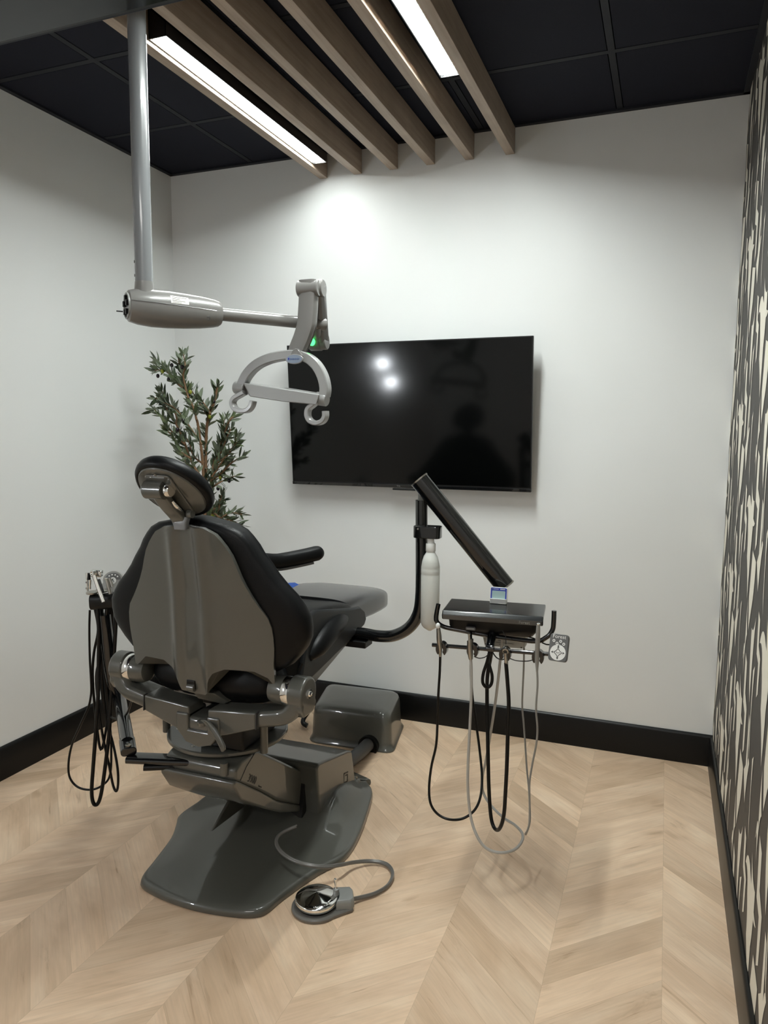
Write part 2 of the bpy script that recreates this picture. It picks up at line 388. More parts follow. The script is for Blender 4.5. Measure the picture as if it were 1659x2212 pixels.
# --- right wall with its cut-paper wallpaper (repeat 0.52 m wide, half drop, 0.60 m high)
def shape(kind, w, h, fl=1):
    def arc(p, q, b, n=6):
        p, q = Vector((*p, 0)), Vector((*q, 0)); d = q-p; nn = Vector((-d.y, d.x, 0))
        return [((p+d*t+nn*b*4*t*(1-t)).x, (p+d*t+nn*b*4*t*(1-t)).y) for t in [i/n for i in range(n)]]
    if kind == 'hammer':
        P_ = arc((-.5, .38), (-.15, .52), .18)+arc((-.15, .52), (.5, .30), -.05)+arc((.5, .30), (.22, .28), .1)+arc((.22, .28), (.16, -.5), .04)+arc((.16, -.5), (-.12, -.1), -.06)+arc((-.12, -.1), (-.22, .22), -.1)+arc((-.22, .22), (-.5, .38), -.28)
    elif kind == 'blade':
        P_ = arc((-.25, .5), (.5, .30), -.1)+arc((.5, .30), (.05, -.5), .16)+arc((.05, -.5), (-.25, .5), -.06)
    elif kind == 'step':
        P_ = [(-.5, .5), (-.05, .44), (-.02, .12), (.5, .02), (.42, -.42), (.12, -.5), (.10, -.08), (-.38, -.02)]
    elif kind == 'hook':
        P_ = arc((.1, .5), (.45, .1), -.1)+arc((.45, .1), (.0, -.46), -.2)+arc((.0, -.46), (-.5, -.36), -.4)+arc((-.5, -.36), (-.32, -.26), .1)+arc((-.32, -.26), (.02, -.1), .3)+arc((.02, -.1), (.1, .5), .08)
    elif kind == 'lens':
        P_ = arc((0, .5), (0, -.5), -.16, 8)+[(0, -.5), (-.22, -.3), (-.30, .42)]
    elif kind == 'dart':
        P_ = [(-.1, .5), (.12, .46), (.15, .0)]+arc((.15, .0), (.5, .1), .2)+arc((.5, .1), (.02, -.5), -.1)+[(-.45, -.12), (-.14, -.02)]
    else:
        P_ = [(-.5, .42), (.3, .5), (.5, -.1), (.25, -.5), (-.1, -.2)]+arc((-.1, -.2), (-.5, .42), .12)
    return [(x*w*fl, y*h) for x, y in P_]
def wallpaper():
    rnd = random.Random(11); bm = B()
    box(bm, (XR+0.06, (YB+0.42)/2, H/2), (0.12, YB-0.42, H))
    TW, TH = 0.52, 0.605
    kinds = ['hammer', 'blade', 'step', 'hook', 'lens', 'dart', 'wedge']
    motif = [('hammer', .10, .47, .25, .30, 1)]
    grid = [(.36, .50, 'blade'), (.47, .33, 'step'), (.04, .20, 'hook'), (.20, .17, 'lens'), (.34, .20, 'dart'), (.47, .06, 'wedge'),
            (.08, -.06, 'blade'), (.29, .36, 'lens'), (.24, -.06, 'step')]
    for (u, v, k) in grid:
        motif.append((k, u, v, rnd.uniform(.085, .14), rnd.uniform(.20, .30), rnd.choice((1, -1))))
    e = 0.0006
    for ci in range(-1, 7):
        for ri in range(-1, 6):
            y0 = 0.42+ci*TW-.12; z0 = 0.06+ri*TH+(0.30 if ci % 2 else 0)
            for (k, u, v, w, h, fl) in motif:
                q = shape(k, w, h, fl); cy, cz = y0+u, z0+v
                pts = [(cy-a, cz+b) for a, b in q]
                ys = [p[0] for p in pts]; zs = [p[1] for p in pts]
                if min(ys) < 0.43 or max(zs) < .145 or min(zs) > H-.002 or min(ys) > YB: continue
                pts = [(min(p[0], YB-.0005), min(max(p[1], .144), H-.0005)) for p in pts]
                e += 0.000004; vs = [bm.verts.new((XR-e, y, z)) for y, z in pts]
                try: f = bm.faces.new(vs); f.material_index = 1
                except ValueError: pass
    return bm
ow = obj('wall_right', wallpaper(), [M['paperd'], M['paperl']], smooth=0, recalc=False); struct(ow, 'right wall with charcoal and cream cut-paper wallpaper', 'wall')

# --- ceiling: black tiles in a black grid
G = 0.6065; TB = 0.024
bm = B(); box(bm, ((XL+XRR)/2, (YB+YF)/2, H+0.06), (XRR-XL+0.2, YB-YF+0.2, 0.08))
xs = [-0.252+G*k for k in range(-4, 5)]; ys = [2.934+G*k for k in range(-8, 2)]
for x in xs:
    for y in ys:
        a0, a1 = max(x+TB/2+.004, XL), min(x+G-TB/2-.004, XRR); b0, b1 = max(y+TB/2+.004, YF), min(y+G-TB/2-.004, YB)
        if a1-a0 > .02 and b1-b0 > .02: box(bm, ((a0+a1)/2, (b0+b1)/2, H+.0125), (a1-a0, b1-b0, .021))
struct(obj('ceiling', bm, M['tile'], smooth=0), 'ceiling of matte black square tiles', 'ceiling')
bm = B()
for x in xs:
    if XL < x < XRR: box(bm, (x, (YB+YF)/2, H+.011), (TB, YB-YF, .020))
for y in ys:
    if YF < y < YB: box(bm, ((XL+XRR)/2, y, H+.0112), (XRR-XL, TB, .020))
for (c, s) in (((XL+.012, (YB+YF)/2, H-.001), (.024, YB-YF, .012)), (((XL+XR)/2, YB-.012, H-.001), (XR-XL, .024, .012)), ((XR-.012, (YB+.42)/2, H-.001), (.024, YB-.42, .012))):
    box(bm, c, s)
struct(obj('trim_1', bm, M['tbar'], smooth=0), 'black metal grid between the ceiling tiles', 'trim')

BH = 0.1433
def baseboard(name, pts, h, nrm, label):
    a, b = Vector(pts[0]), Vector(pts[1]); n = Vector(nrm); bm = B()
    prof = [(0, 0), (.014, 0), (.014, h-.012), (.010, h-.004), (.004, h), (0, h)]
    loft(bm, [[p+n*x+Vector((0, 0, z)) for x, z in prof] for p in (a, b)])
    struct(obj(name, bm, M['base'], smooth=30), label, 'baseboard')
baseboard('baseboard_back', ((XL, YB, 0), (XR, YB, 0)), BH, (0, -1, 0), 'black baseboard under the television wall')
baseboard('baseboard_left', ((XL, YF, 0), (XL, YB-.014, 0)), BH, (1, 0, 0), 'black baseboard along the left wall')
baseboard('baseboard_right', ((XR, .42, 0), (XR, YB-.014, 0)), BH, (-1, 0, 0), 'black baseboard under the patterned wallpaper')

# ================================================================== CEILING THINGS
slat_r = [-1.641, -1.455, -1.267, -1.081, -0.892, -0.703]
slab_lab = ['wood ceiling slat nearest the left wall, beside the long full light', 'wood ceiling slat right of the full long light strip',
            'third wood ceiling slat counted from the left', 'fourth wood ceiling slat counted from the left',
            'wood ceiling slat on the left side of the light cut off above', 'wood ceiling slat furthest right, beside the cut off light']
for i, x in enumerate(slat_r):
    bm = B(); box(bm, (x-.0205, (YB-.002+0.2)/2, (2.738+H-.008)/2), (.041, YB-.004-0.2, H-.008-2.738))
    tag(obj('ceiling_slat', bm, M['slat'], bevel=.0015, bseg=2), slab_lab[i], 'ceiling slat', 'wooden slats under the ceiling')
def linear(xc, y0, y1, label, lm='led'):
    t = thing('linear_light', (xc, (y0+y1)/2, 2.75), label, 'light', 'linear lights between the slats')
    bm = B(); w = .066
    for s in (-1, 1): box(bm, (xc+s*w/2, (y0+y1)/2, 2.800), (.004, y1-y0+.03, .096))
    box(bm, (xc, (y0+y1)/2, 2.846), (w, y1-y0+.03, .012))
    for yy in (y0-.013, y1+.013): box(bm, (xc, yy, 2.80), (w, .004, .096))
    obj('housing', bm, M['black'], t, smooth=0)
    bm = B(); box(bm, (xc, (y0+y1)/2, 2.757), (.056, y1-y0, .006)); obj('diffuser', bm, M[lm], t, smooth=0)
linear(-1.603, 2.11, 3.28, 'long white light strip seen whole between the two left slats')
linear(-0.785, 1.48, 2.665, 'white light strip beside the right slat, cut off above', 'led2')
# fill panel added behind the viewer to brighten the room, outside the view
t = thing('ceiling_panel_light', (-.4, -.6, H-.03), 'added fill light panel under the ceiling, unseen behind the viewer', 'light')
bm = B(); box(bm, (-.4, -.6, H-.012), (1.22, .64, .016)); obj('frame', bm, M['black'], t, smooth=0)
bm = B(); box(bm, (-.4, -.6, H-.023), (1.16, .58, .004)); obj('diffuser', bm, M['fill'], t, smooth=0)

# glossy black panel hung under the ceiling above the viewer's left
t = thing('ceiling_monitor', (-1.45, 1.2, 2.5), 'glossy black ceiling monitor at the top left, hung above the chair', 'monitor')
my = 1.572
bm = B(); box(bm, (-1.40, my-.36, 2.514), (1.26, .72, .020)); obj('back_cover', bm, M['tbar'], t, bevel=.003)
bm = B(); box(bm, (-1.40, my-.024, 2.5015), (1.24, .014, .006)); box(bm, (-1.40, my-.725, 2.5015), (1.24, .014, .006)); box(bm, (-1.40-.61, my-.375, 2.5015), (.014, .69, .006)); box(bm, (-1.40+.61, my-.375, 2.5015), (.014, .69, .006)); obj('bezel', bm, M['blackp'], t)
bm = B(); box(bm, (-1.40, my-.375, 2.498), (1.20, .69, .006)); obj('screen', bm, M['screen'], t, smooth=0)
bm = B(); box(bm, (-1.40, my-.36, 2.545), (.5, .4, .044)); box(bm, (-1.40, my-.36, 2.70), (.05, .05, .30)); box(bm, (-1.40, my-.36, H-.012), (.2, .2, .02)); obj('mount', bm, M['blackp'], t, bevel=.004)

# ================================================================== OPERATORY LIGHT
PX, PY = -1.487, 1.85
t = thing('operatory_light', (PX, PY, H), 'pale grey dental light on a ceiling pole with horizontal arm and two handles', 'dental light')
bm = B(); tube(bm, [(PX, PY, H-.004), (PX, PY, 1.925)], .0262, 32); obj('pole', bm, M['pole'], t)
bm = B(); lathe(bm, (PX, PY, H-.05), (0, 0, 1), [(.03, 0), (.06, .006), (.06, .04), (.0, .04)]); obj('ceiling_flange', bm, M['pole'], t)
for z_ in (1.985, 1.945):
    bm = B(); q = Vector((PX-.0262*.80, PY-.0262*.6, z_)); lathe(bm, q, (-.8, -.6, 0), [(.004, -.003), (.004, .0012), (.0, .0012)], 12)
    obj('set_screw', bm, M['blackp'], t)
ad = Vector((.61, .79, 0)).normalized(); asd = Vector((ad.y, -ad.x, 0))
HK = 1.0; hub0 = Vector((PX, PY, 1.853)) - ad*.052
bm = B(); rings = []
for s_, rz, rx in ((0, .040, .036), (.004, .046, .041), (.03, .053, .046), (.07, .057, .050), (.12, .057, .050), (.17, .054, .047), (.22, .050, .044), (.262, .044, .038), (.278, .040, .034), (.286, .034, .030), (.287, .024, .024)):
    c = hub0 + ad*s_*HK
    rings.append([c + asd*rx*math.cos(2*PI*k/40) + Vector((0, 0, 1))*rz*math.sin(2*PI*k/40) for k in range(40)])
loft(bm, rings)
hb = obj('arm_housing', bm, M['lampw'], t)
bm = B(); lathe(bm, (PX, PY, 1.875), (0, 0, 1), [(.040, -.01), (.034, .012), (.029, .03), (.027, .052), (0, .052)]); obj('pole_collar', bm, M['lampw'], t)
bm = B()     # parting line, screw recesses
for k in range(26):
    pass
seam_pts = [hub0+ad*s_*HK + asd*(rx+.0004) + Vector((0, 0, .012-.010*s_/.29)) for s_, rx in ((.006, .0405), (.03, .0455), (.07, .0495), (.12, .0495), (.17, .0465), (.22, .0435), (.262, .0375))]
tube(bm, seam_pts, .0008, 6, sm=6)
for s_, rx in ((.045, .0475), (.235, .0425)):
    q = hub0+ad*s_*HK + asd*rx*.86 - Vector((0, 0, .022)); lathe(bm, q, asd*.86-Vector((0, 0, .5)), [(.007, -.004), (.007, .001), (.004, .0013), (0, -.002)], 16)
obj('seam_and_screws', bm, M['pole'], hb)
bm = B(); ec = hub0 - ad*.001
lathe(bm, ec, -ad, [(.039, -.004), (.039, .002), (.034, .002), (.033, -.006), (.0, -.006)], 32); o_ = obj('end_cap', bm, M['silver'], hb)
bm = B()
for a in range(5):
    an = a*2*PI/5+.3; c = ec - ad*.001 + asd*.020*math.cos(an)+Vector((0, 0, .022))*math.sin(an); slab(bm, c, -ad, .012, .016, .012, .002)
tube(bm, [ec-ad*.012-Vector((0, 0, .018)), ec-ad*.03-Vector((0, 0, .018))], .002, 8)
obj('joint_bolt', bm, M['blackp'], o_)
# paper label on the housing
def hubpt(s_, a, k=1.002):
    tab = [(0, .040, .036), (.03, .053, .046), (.07, .057, .050), (.12, .057, .050), (.17, .054, .047), (.22, .050, .044), (.262, .044, .038)]
    for (a0, z0, x0), (a1, z1, x1) in zip(tab, tab[1:]):
        if a0 <= s_ <= a1: w = (s_-a0)/(a1-a0); rz, rx = z0+(z1-z0)*w, x0+(x1-x0)*w; break
    return hub0+ad*s_*HK+asd*rx*k*math.cos(a)+Vector((0, 0, 1))*rz*k*math.sin(a)
bm = B(); g_ = [[hubpt(.118+.055*i/6, .22+.45*j/5, 1.012) for j in range(6)] for i in range(7)]
loft(bm, g_, closed=False, cap=False); lb = obj('paper_label', bm, M['sticker'], hb); lb['label'] = 'small white printed label'
bm = B()
for j, (a, l) in enumerate(((.58, .045), (.47, .024), (.37, .040), (.28, .028))):
    tube(bm, [hubpt(.122+l*i/5, a, 1.02) for i in range(6)], .0009, 5)
obj('print', bm, M['boxgrey'], lb)
# horizontal tube
A0 = hub0+ad*.27; A1 = atp(655, 697, (PX, PY, 1.85), asd)
bm = B(); tube(bm, [A0, A1], .0205, 28); obj('arm_tube', bm, M['lampw'], t)
# lower joint behind, link arm up, and yoke down to the lamp head
J0 = A1 + ad*.05
n_ = Vector((-.25, -1, 0)).normalized()
yk = A1.y+.015
top = at(670, 622, y=yk-.05); low = at(690, 735, y=yk+.10)
bm = B(); tube(bm, [A1, J0, J0+ad*.03], .022, 24)
lathe(bm, low+Vector((-.012, 0, -.0)), (1, .1, 0), [(0, -.022), (.034, -.022), (.037, -.018), (.037, .018), (.034, .022), (0, .022)], 28)
tube(bm, [J0+Vector((0, 0, 0)), low+Vector((-.01, 0, .0))], .024, 20); obj('elbow', bm, M['lampw'], t)
bm = B(); lathe(bm, at(675, 739, y=yk+.06), (-.3, -1, 0), [(0, 0), (.013, 0), (.013, .004), (0, .004)], 20); g_ = obj('indicator_light', bm, M['green'], t); g_['label'] = 'small green glowing ring'
bm = B(); a_ = top+Vector((.022, .02, 0)); b_ = low+Vector((.012, 0, -.005)); dd = (b_-a_)
sweep(bm, [a_-dd*.02, a_+dd*.3, a_+dd*.7, b_+dd*.06], rrect(.034, .052, .012), (0, 1, .3)); 
for q in (a_, b_): lathe(bm, q, (1, .1, 0), [(0, -.018), (.026, -.018), (.029, -.015), (.029, .015), (.026, .018), (0, .018)], 28)
obj('link_arm', bm, M['lampw'], t)
y1 = yk-.06
pth = [at(667, 606, y=y1), at(667, 640, y=y1), at(664, 690, y=y1), at(662, 705, y=y1), at(655, 728, y=y1), at(645, 752, y=y1), at(641, 764, y=y1)]
bm = B(); sweep(bm, pth, rrect(.063, .044, .014, 2), (0, 1, 0), sm=5, scl=[1.0, 1.0, 1.0, 1.0, .97, .93, .88])
lathe(bm, top+Vector((0, -.01, -.004)), (1, .08, 0), [(0, -.037), (.024, -.037), (.027, -.034), (.027, .034), (.024, .037), (0, .037)], 32)
obj('yoke', bm, M['lampw'], t)
# arch
yh = y1-.01
arc_px = [(521, 838), (533, 812), (553, 790), (580, 776), (610, 769), (636, 767), (662, 772), (683, 788), (697, 812), (703, 838), (701, 856)]
arc = [at(a, b, y=yh) for a, b in arc_px]
bm = B(); sweep(bm, arc, rrect(.031, .034, .003, 1), (0, 1, 0), sm=5); ar = obj('head_arch', bm, M['lamph'], t, smooth=30)
bm = B(); c = at(637, 776, y=yh-.027)
prism(bm, [c+Vector((a*.032, 0, b*.016)) for a, b in [(math.cos(2*PI*k/28), math.sin(2*PI*k/28)) for k in range(28)]], (0, -.006, 0))
bd = obj('badge', bm, M['lamph'], ar, bevel=.001); bm = B(); prism(bm, [c+Vector((a*.029, -.0062, b*.0135)) for a, b in [(math.cos(2*PI*k/28), math.sin(2*PI*k/28)) for k in range(28)]], (0, -.0008, 0))
bi = obj('badge_plate', bm, M['badge'], bd); bi['label'] = 'blue grey oval maker badge'
bm = B(); slab(bm, c+Vector((-.019, -.0075, .001)), (0, -1, 0), .006, .007, .0006, .001); obj('badge_mark', bm, M['blue'], bd)
bm = B()
for k, w in enumerate((.004, .003, .004, .004, .003, .004, .003, .004)): slab(bm, c+Vector((-.011+.0042*k, -.0075, .000)), (0, -1, 0), w*.7, .006-.002*(k % 2), .0005, .0005)
obj('badge_lettering', bm, M['inkb'], bd)
bm = B(); prism(bm, [at(a, b, y=yh-.026) for a, b in ((626, 768), (631, 757), (637, 752), (642, 753), (648, 760), (653, 769))], (0, .04, 0)); obj('head_neck', bm, M['lampw'], ar, bevel=.003)
# crossbar
bm = B(); cb = [at(a, b, y=yh) for a, b in ((524, 842), (560, 846), (610, 853), (660, 860), (697, 866))]
sweep(bm, cb, rrect(.034, .020, .005), (0, 1, 0)); 
c0, c1 = at(527, 824, y=yh), at(690, 856, y=yh)
bm.free(); bm = B()
# tapered wedge: tall front face, thin top
fr_ = [at(526, 827, y=yh-.03), at(690, 852, y=yh-.03), at(683, 875, y=yh-.03), at(610, 868, y=yh-.034), at(540, 857, y=yh-.03)]
bk_ = [at(524, 826, y=yh+.03), at(600, 833, y=yh+.045), at(694, 849, y=yh+.03), at(690, 868, y=yh+.02), at(535, 852, y=yh+.02)]
V_ = [bm.verts.new(p) for p in fr_+bk_]
for f in ((0, 4, 3, 2, 1), (5, 6, 7, 8, 9), (0, 1, 7, 6, 5), (1, 2, 8, 7), (2, 3, 4, 9, 8), (4, 0, 5, 9)): bm.faces.new([V_[i] for i in f])
obj('crossbar', bm, M['lamph'], ar, bevel=.004)
for (p, s_) in ((at(519, 838, y=yh), -1), (at(695, 862, y=yh), 1)):
    bm = B(); lathe(bm, p, Vector((1, 0, -.13)), [(0, -.02), (.020, -.02), (.022, -.017), (.022, .017), (.020, .02), (0, .02)], 28)
    obj('swivel_cap', bm, M['lamph'], ar)
for hp in ([(529, 848), (520, 853), (507, 861), (503, 872), (510, 884), (523, 888), (536, 886), (544, 877), (547, 866)],
           [(686, 866), (676, 875), (667, 883), (665, 897), (671, 909), (684, 914), (697, 910), (703, 900), (703, 888)]):
    bm = B(); sweep(bm, [at(a, b, y=yh-.012) for a, b in hp], rrect(.0155, .030, .003, 1), (0, 1, 0), sm=5); obj('handle', bm, M['lamph'], t, smooth=30)

# ================================================================== TELEVISION
TYT, TYB = YB-.14, YB-.085
tl, tr, bl, br = at(620, 747, y=TYT), at(1154, 724, y=TYT), at(632, 1047, y=TYB), at(1145, 1062, y=TYB)
w0 = ((tl.x+bl.x)/2, (tr.x+br.x)/2); z0 = ((bl.z+br.z)/2, (tl.z+tr.z)/2)
TL, TR, BL, BR = Vector((w0[0], TYT, z0[1])), Vector((w0[1], TYT, z0[1])), Vector((w0[0], TYB, z0[0])), Vector((w0[1], TYB, z0[0]))
t = thing('wall_television', ((BL+BR)/2), 'large black flat television tilted on the white back wall', 'television')
nT = (TR-TL).cross(BL-TL).normalized()
if nT.y > 0: nT = -nT
upT = (TL-BL).normalized()
bm = B(); prism(bm, [TL, TR, BR, BL], -nT*.022); obj('bezel', bm, M['blackp'], t, bevel=.002)
bm = B(); e = .006; ux = Vector((1, 0, 0))
prism(bm, [TL+ux*e-upT*e, TR-ux*e-upT*e, BR-ux*e+upT*.022, BL+ux*e+upT*.022], nT*.0012); obj('screen', bm, M['screen'], t, smooth=0)
bm = B(); prism(bm, [BL+upT*.016+nT*.0, BR+upT*.016, BR+upT*.001, BL+upT*.001], nT*.003); obj('chin_bar', bm, M['black'], t, bevel=.001)
mid = (BL+BR)/2
bm = B(); box(bm, mid+Vector((.01, -.004, -.006)), (.14, .014, .010)); obj('sensor_pod', bm, M['blackp'], t, bevel=.003)
text('maker_lettering', 'TCL', mid+Vector((-.03, 0, 0))+upT*.0085+nT*.0034, nT, .010, M['silver'], t, upv=upT)
bm = B(); prism(bm, [TL+ux*.25-upT*.18-nT*.022, TR-ux*.25-upT*.18-nT*.022, BR-ux*.25+upT*.05-nT*.022, BL+ux*.25+upT*.05-nT*.022], -nT*.022)
box(bm, ((w0[0]+w0[1])/2, YB-.03, (z0[0]+z0[1])/2), (.44, .056, .24)); obj('wall_mount', bm, M['blackp'], t, bevel=.004)

# two small round wall lamps on the left wall, beside the viewer (only seen mirrored in the television)
for (px, py), lab in (((820, 785), 'upper'), ((838, 826), 'lower')):
    d = ray(px, py); tt = (TL-CAMP).dot(nT)/d.dot(nT); p = CAMP+d*tt; rr = d-2*d.dot(nT)*nT
    k = (XL-p.x)/rr.x; q = p+rr*k
    o_ = thing('wall_lamp', (XL, q.y, q.z), 'round glowing wall lamp beside the viewer, %s of two mirrored in the television' % lab, 'wall lamp', 'round wall lamps')
    bm = B(); lathe(bm, (XL, q.y, q.z), (1, 0, 0), [(.07, .001), (.07, .012), (.03, .014), (0, .014)]); obj('back_plate', bm, M['chrome'], o_)
    bm = B(); ball(bm, (XL+.045, q.y, q.z), .034); obj('bulb', bm, M['bulb'], o_)

# ================================================================== OLIVE TREE
TX, TY = -2.10, 2.97
t = thing('olive_tree', (TX, TY, 0), 'leafy olive tree with green and black olives in the corner behind the chair', 'plant')
bm = B(); lathe(bm, (TX, TY, 0), (0, 0, 1), [(.0, 0), (.11, 0), (.125, .02), (.15, .30), (.155, .32), (.148, .33), (.140, .32), (.135, .28), (0, .28)]); obj('pot', bm, M['pot'], t)
bm = B(); lathe(bm, (TX, TY, .281), (0, 0, 1), [(.13, -.01), (.13, .004), (.06, .01), (0, .012)]); obj('soil', bm, M['soil'], t)
def PL(px, py, dy=0): return at(px, py, y=TY+dy)
leafs = []; olives_b = []; olives_g = []
rl = random.Random(5)
branches = [ # pixel polylines of the branches, offset in depth, end radius
    ([(440, 1230), (443, 1130), (440, 1040), (436, 980), (428, 920), (424, 905)], 0.0, .006),
    ([(424, 905), (418, 880), (407, 860), (395, 838), (375, 815), (355, 800), (335, 800)], 0.0, .0025),
    ([(407, 860), (402, 830), (390, 800), (385, 775)], .03, .002),
    ([(407, 860), (396, 815), (400, 790), (396, 765)], -.04, .002),
    ([(395, 838), (370, 812), (352, 790), (337, 780)], -.03, .002),
    ([(443, 1130), (444, 1040), (445, 950), (450, 900), (462, 870), (470, 835)], .05, .006),
    ([(450, 900), (430, 870), (412, 840)], .06, .002),
    ([(455, 895), (445, 878), (432, 860)], .0, .002),
    ([(440, 1040), (415, 1000), (400, 960), (385, 925), (365, 890), (345, 865), (335, 860)], -.04, .0035),
    ([(436, 960), (415, 930), (398, 905), (375, 880), (350, 868)], -.06, .002),
    ([(400, 960), (378, 940), (362, 920), (350, 900), (333, 885)], -.08, .002),
    ([(412, 990), (390, 975), (378, 950), (362, 930)], -.10, .002),
    ([(385, 925), (378, 890), (362, 870), (350, 845)], .04, .002),
    ([(443, 1130), (455, 1050), (462, 1000), (480, 950), (495, 910), (505, 900)], .08, .004),
    ([(462, 1000), (478, 975), (492, 940), (500, 925)], .10, .002),
    ([(455, 1040), (480, 1020), (500, 1000), (525, 985)], .05, .003),
    ([(458, 1030), (478, 1000), (500, 970), (512, 955)], .0, .002),
    ([(450, 1060), (470, 1045), (490, 1035), (508, 1028)], .03, .002),
    ([(470, 1000), (490, 985), (505, 965), (510, 945)], .02, .002),
    ([(462, 1010), (480, 960), (482, 930), (485, 905)], .12, .002),
    ([(436, 1000), (418, 985), (410, 960), (402, 945)], .0, .002),
    ([(440, 1060), (420, 1030), (405, 1005), (396, 985)], .02, .002),
    ([(441, 1180), (455, 1140), (470, 1110), (478, 1070)], .1, .004),
    ([(450, 1150), (480, 1125), (500, 1125), (522, 1135)], .05, .003),
    ([(450, 1140), (478, 1118), (500, 1108), (522, 1112)], .0, .003),
    ([(455, 1150), (470, 1130), (490, 1140), (515, 1150)], .08, .003),
    ([(445, 1120), (462, 1100), (470, 1095), (485, 1080)], .1, .003),
]
bmb = B()
for pts, dy, r in branches:
    n = len(pts)
    P_ = [PL(a, b, dy + (0.0 if i == 0 else rl.uniform(-.03, .03))) for i, (a, b) in enumerate(pts)]
    if pts[0][1] > 1120: P_ = [Vector((TX+rl.uniform(-.02, .02), TY+rl.uniform(-.02, .02), .28))]+P_
    rs = [r+.003*(1-i/(len(P_)-1)) for i in range(len(P_))]
    pp = cr(P_, 5); tube(bmb, P_, rs, 7, sm=5)
    if r < .0045 or pts[-1] == (470, 835):
        L_ = [0]
        for a, b in zip(pp, pp[1:]): L_.append(L_[-1]+(b-a).length)
        s_ = .012; side = 1
        while s_ < L_[-1]:
            i = max(k for k in range(len(L_)) if L_[k] <= s_); i = min(i, len(pp)-2)
            w = (s_-L_[i])/max(L_[i+1]-L_[i], 1e-6); p = pp[i].lerp(pp[i+1], w); d = (pp[i+1]-pp[i]).normalized()
            for sd in (1, -1):
                if rl.random() < .12: continue
                rv = Vector((rl.gauss(0, 1), rl.gauss(0, 1), rl.gauss(0, 1))); sv = d.cross(rv).normalized()
                if sd < 0: sv = (-sv + Vector((rl.gauss(0, .3), rl.gauss(0, .3), rl.gauss(0, .3)))).normalized()
                ld = (d*rl.uniform(.5, 1.0)+sv*rl.uniform(.5, 1.0)+Vector((0, 0, rl.uniform(-.1, .35)))).normalized()
                leafs.append((p, ld, rl.uniform(.038, .066)))
            if rl.random() < .022:
                (olives_b if rl.random() < .75 else olives_g).append(p+Vector((rl.gauss(0, .012), rl.gauss(0, .012), -.012)))
            s_ += rl.uniform(.008, .0135)
        for k in range(3): leafs.append((pp[-1], ((pp[-1]-pp[-2]).normalized()+Vector((rl.gauss(0, .4), rl.gauss(0, .4), rl.gauss(0, .3)))).normalized(), rl.uniform(.04, .055)))
obj('trunk_and_branches', bmb, M['bark'], t)
bm = B()
for p, d, ln in leafs:
    rv = Vector((rl.gauss(0, 1), rl.gauss(0, 1), rl.gauss(0, 1))); s_ = d.cross(rv).normalized(); n_ = s_.cross(d); w = ln*rl.uniform(.11, .16); cv = rl.uniform(-.15, .25)*ln
    st = [(0, .05), (.25, .8), (.5, 1), (.75, .72), (1.0, .03)]
    row = []
    for tt, ww in st:
        c = p+d*ln*tt - n_*cv*tt*tt
        row.append([bm.verts.new(c-s_*w*ww+n_*w*.25*ww), bm.verts.new(c), bm.verts.new(c+s_*w*ww+n_*w*.25*ww)])
    for a, b in zip(row, row[1:]):
        for k in range(2): bm.faces.new((a[k], a[k+1], b[k+1], b[k]))
o_ = obj('foliage', bm, M['leaf'], t, smooth=60, recalc=False); o_['kind'] = 'stuff'
for L_, mm, ex in ((olives_b, M['olive_b'], [PL(371, 789), PL(341, 812), PL(364, 820), PL(407, 853)]), (olives_g, M['olive_g'], [PL(351, 802, -.03), PL(411, 847, -.03)])):
    for q in L_+ex:
        bm = B(); ball(bm, q, .0085, sc=(1, 1, 1.25), u=12, v=8); obj('olive', bm, mm, t)

# ================================================================== DENTAL CHAIR
CX, CY, CA = -1.29, 1.92, 0.0
ca, sa = math.cos(CA), math.sin(CA)
def K(x, y, z): return Vector((CX + x*ca - y*sa, CY + x*sa + y*ca, z))
KX, KY = Vector((ca, sa, 0)), Vector((-sa, ca, 0))
chair = thing('dental_chair', (-1.34, 2.2, 0), 'reclining dental chair with black upholstery and glossy grey shell, seen from behind', 'dental chair')
def lerp_tab(tab, v):
    if v <= tab[0][0]: return tab[0][1]
    for (a, x), (b, y) in zip(tab, tab[1:]):
        if a <= v <= b:
            w = (v-a)/(b-a); w = w*w*(3-2*w)*.5+w*.5
            return x+(y-x)*w
    return tab[-1][1]
# --- floor base plate (height field clipped to its outline)
out_px = [(308, 1904), (312, 1922), (362, 1947), (429, 1968), (504, 1980), (549, 1981), (577, 1972), (616, 1940), (691, 1888), (743, 1860), (777, 1808), (801, 1737), (803, 1714), (792, 1697)]
R_ = [at(a, b, z=0.004) for a, b in out_px]
Lh = [at(a, b, z=0.004) for a, b in ((459, 1722), (424, 1745), (388, 1771), (381, 1790), (370, 1820), (335, 1868))]
ol = R_ + [Vector((-1.12, 2.74, 0)), Vector((-1.35, 2.80, 0)), Vector((-1.56, 2.72, 0))] + Lh
ol = [Vector((p.x, p.y, 0)) for p in cr(ol, 4, closed=True)]
bc = Vector((-1.345, 2.36, 0))
def base_h(x, y):
    dx, dy = (x+1.335), (y-2.50)
    h = .030 + .085*math.exp(-((dx/.20)**2+(dy/.24)**2)**1.3)
    h += .035*math.exp(-((dx/.17)**2)) * max(0, min(1, (y-1.80)/.5)) 
    h += .05*math.exp(-(((x+1.115-.0)/.05)**2)) * math.exp(-((y-2.42)/.16)**2)
    return h
bm = B(); rings = []
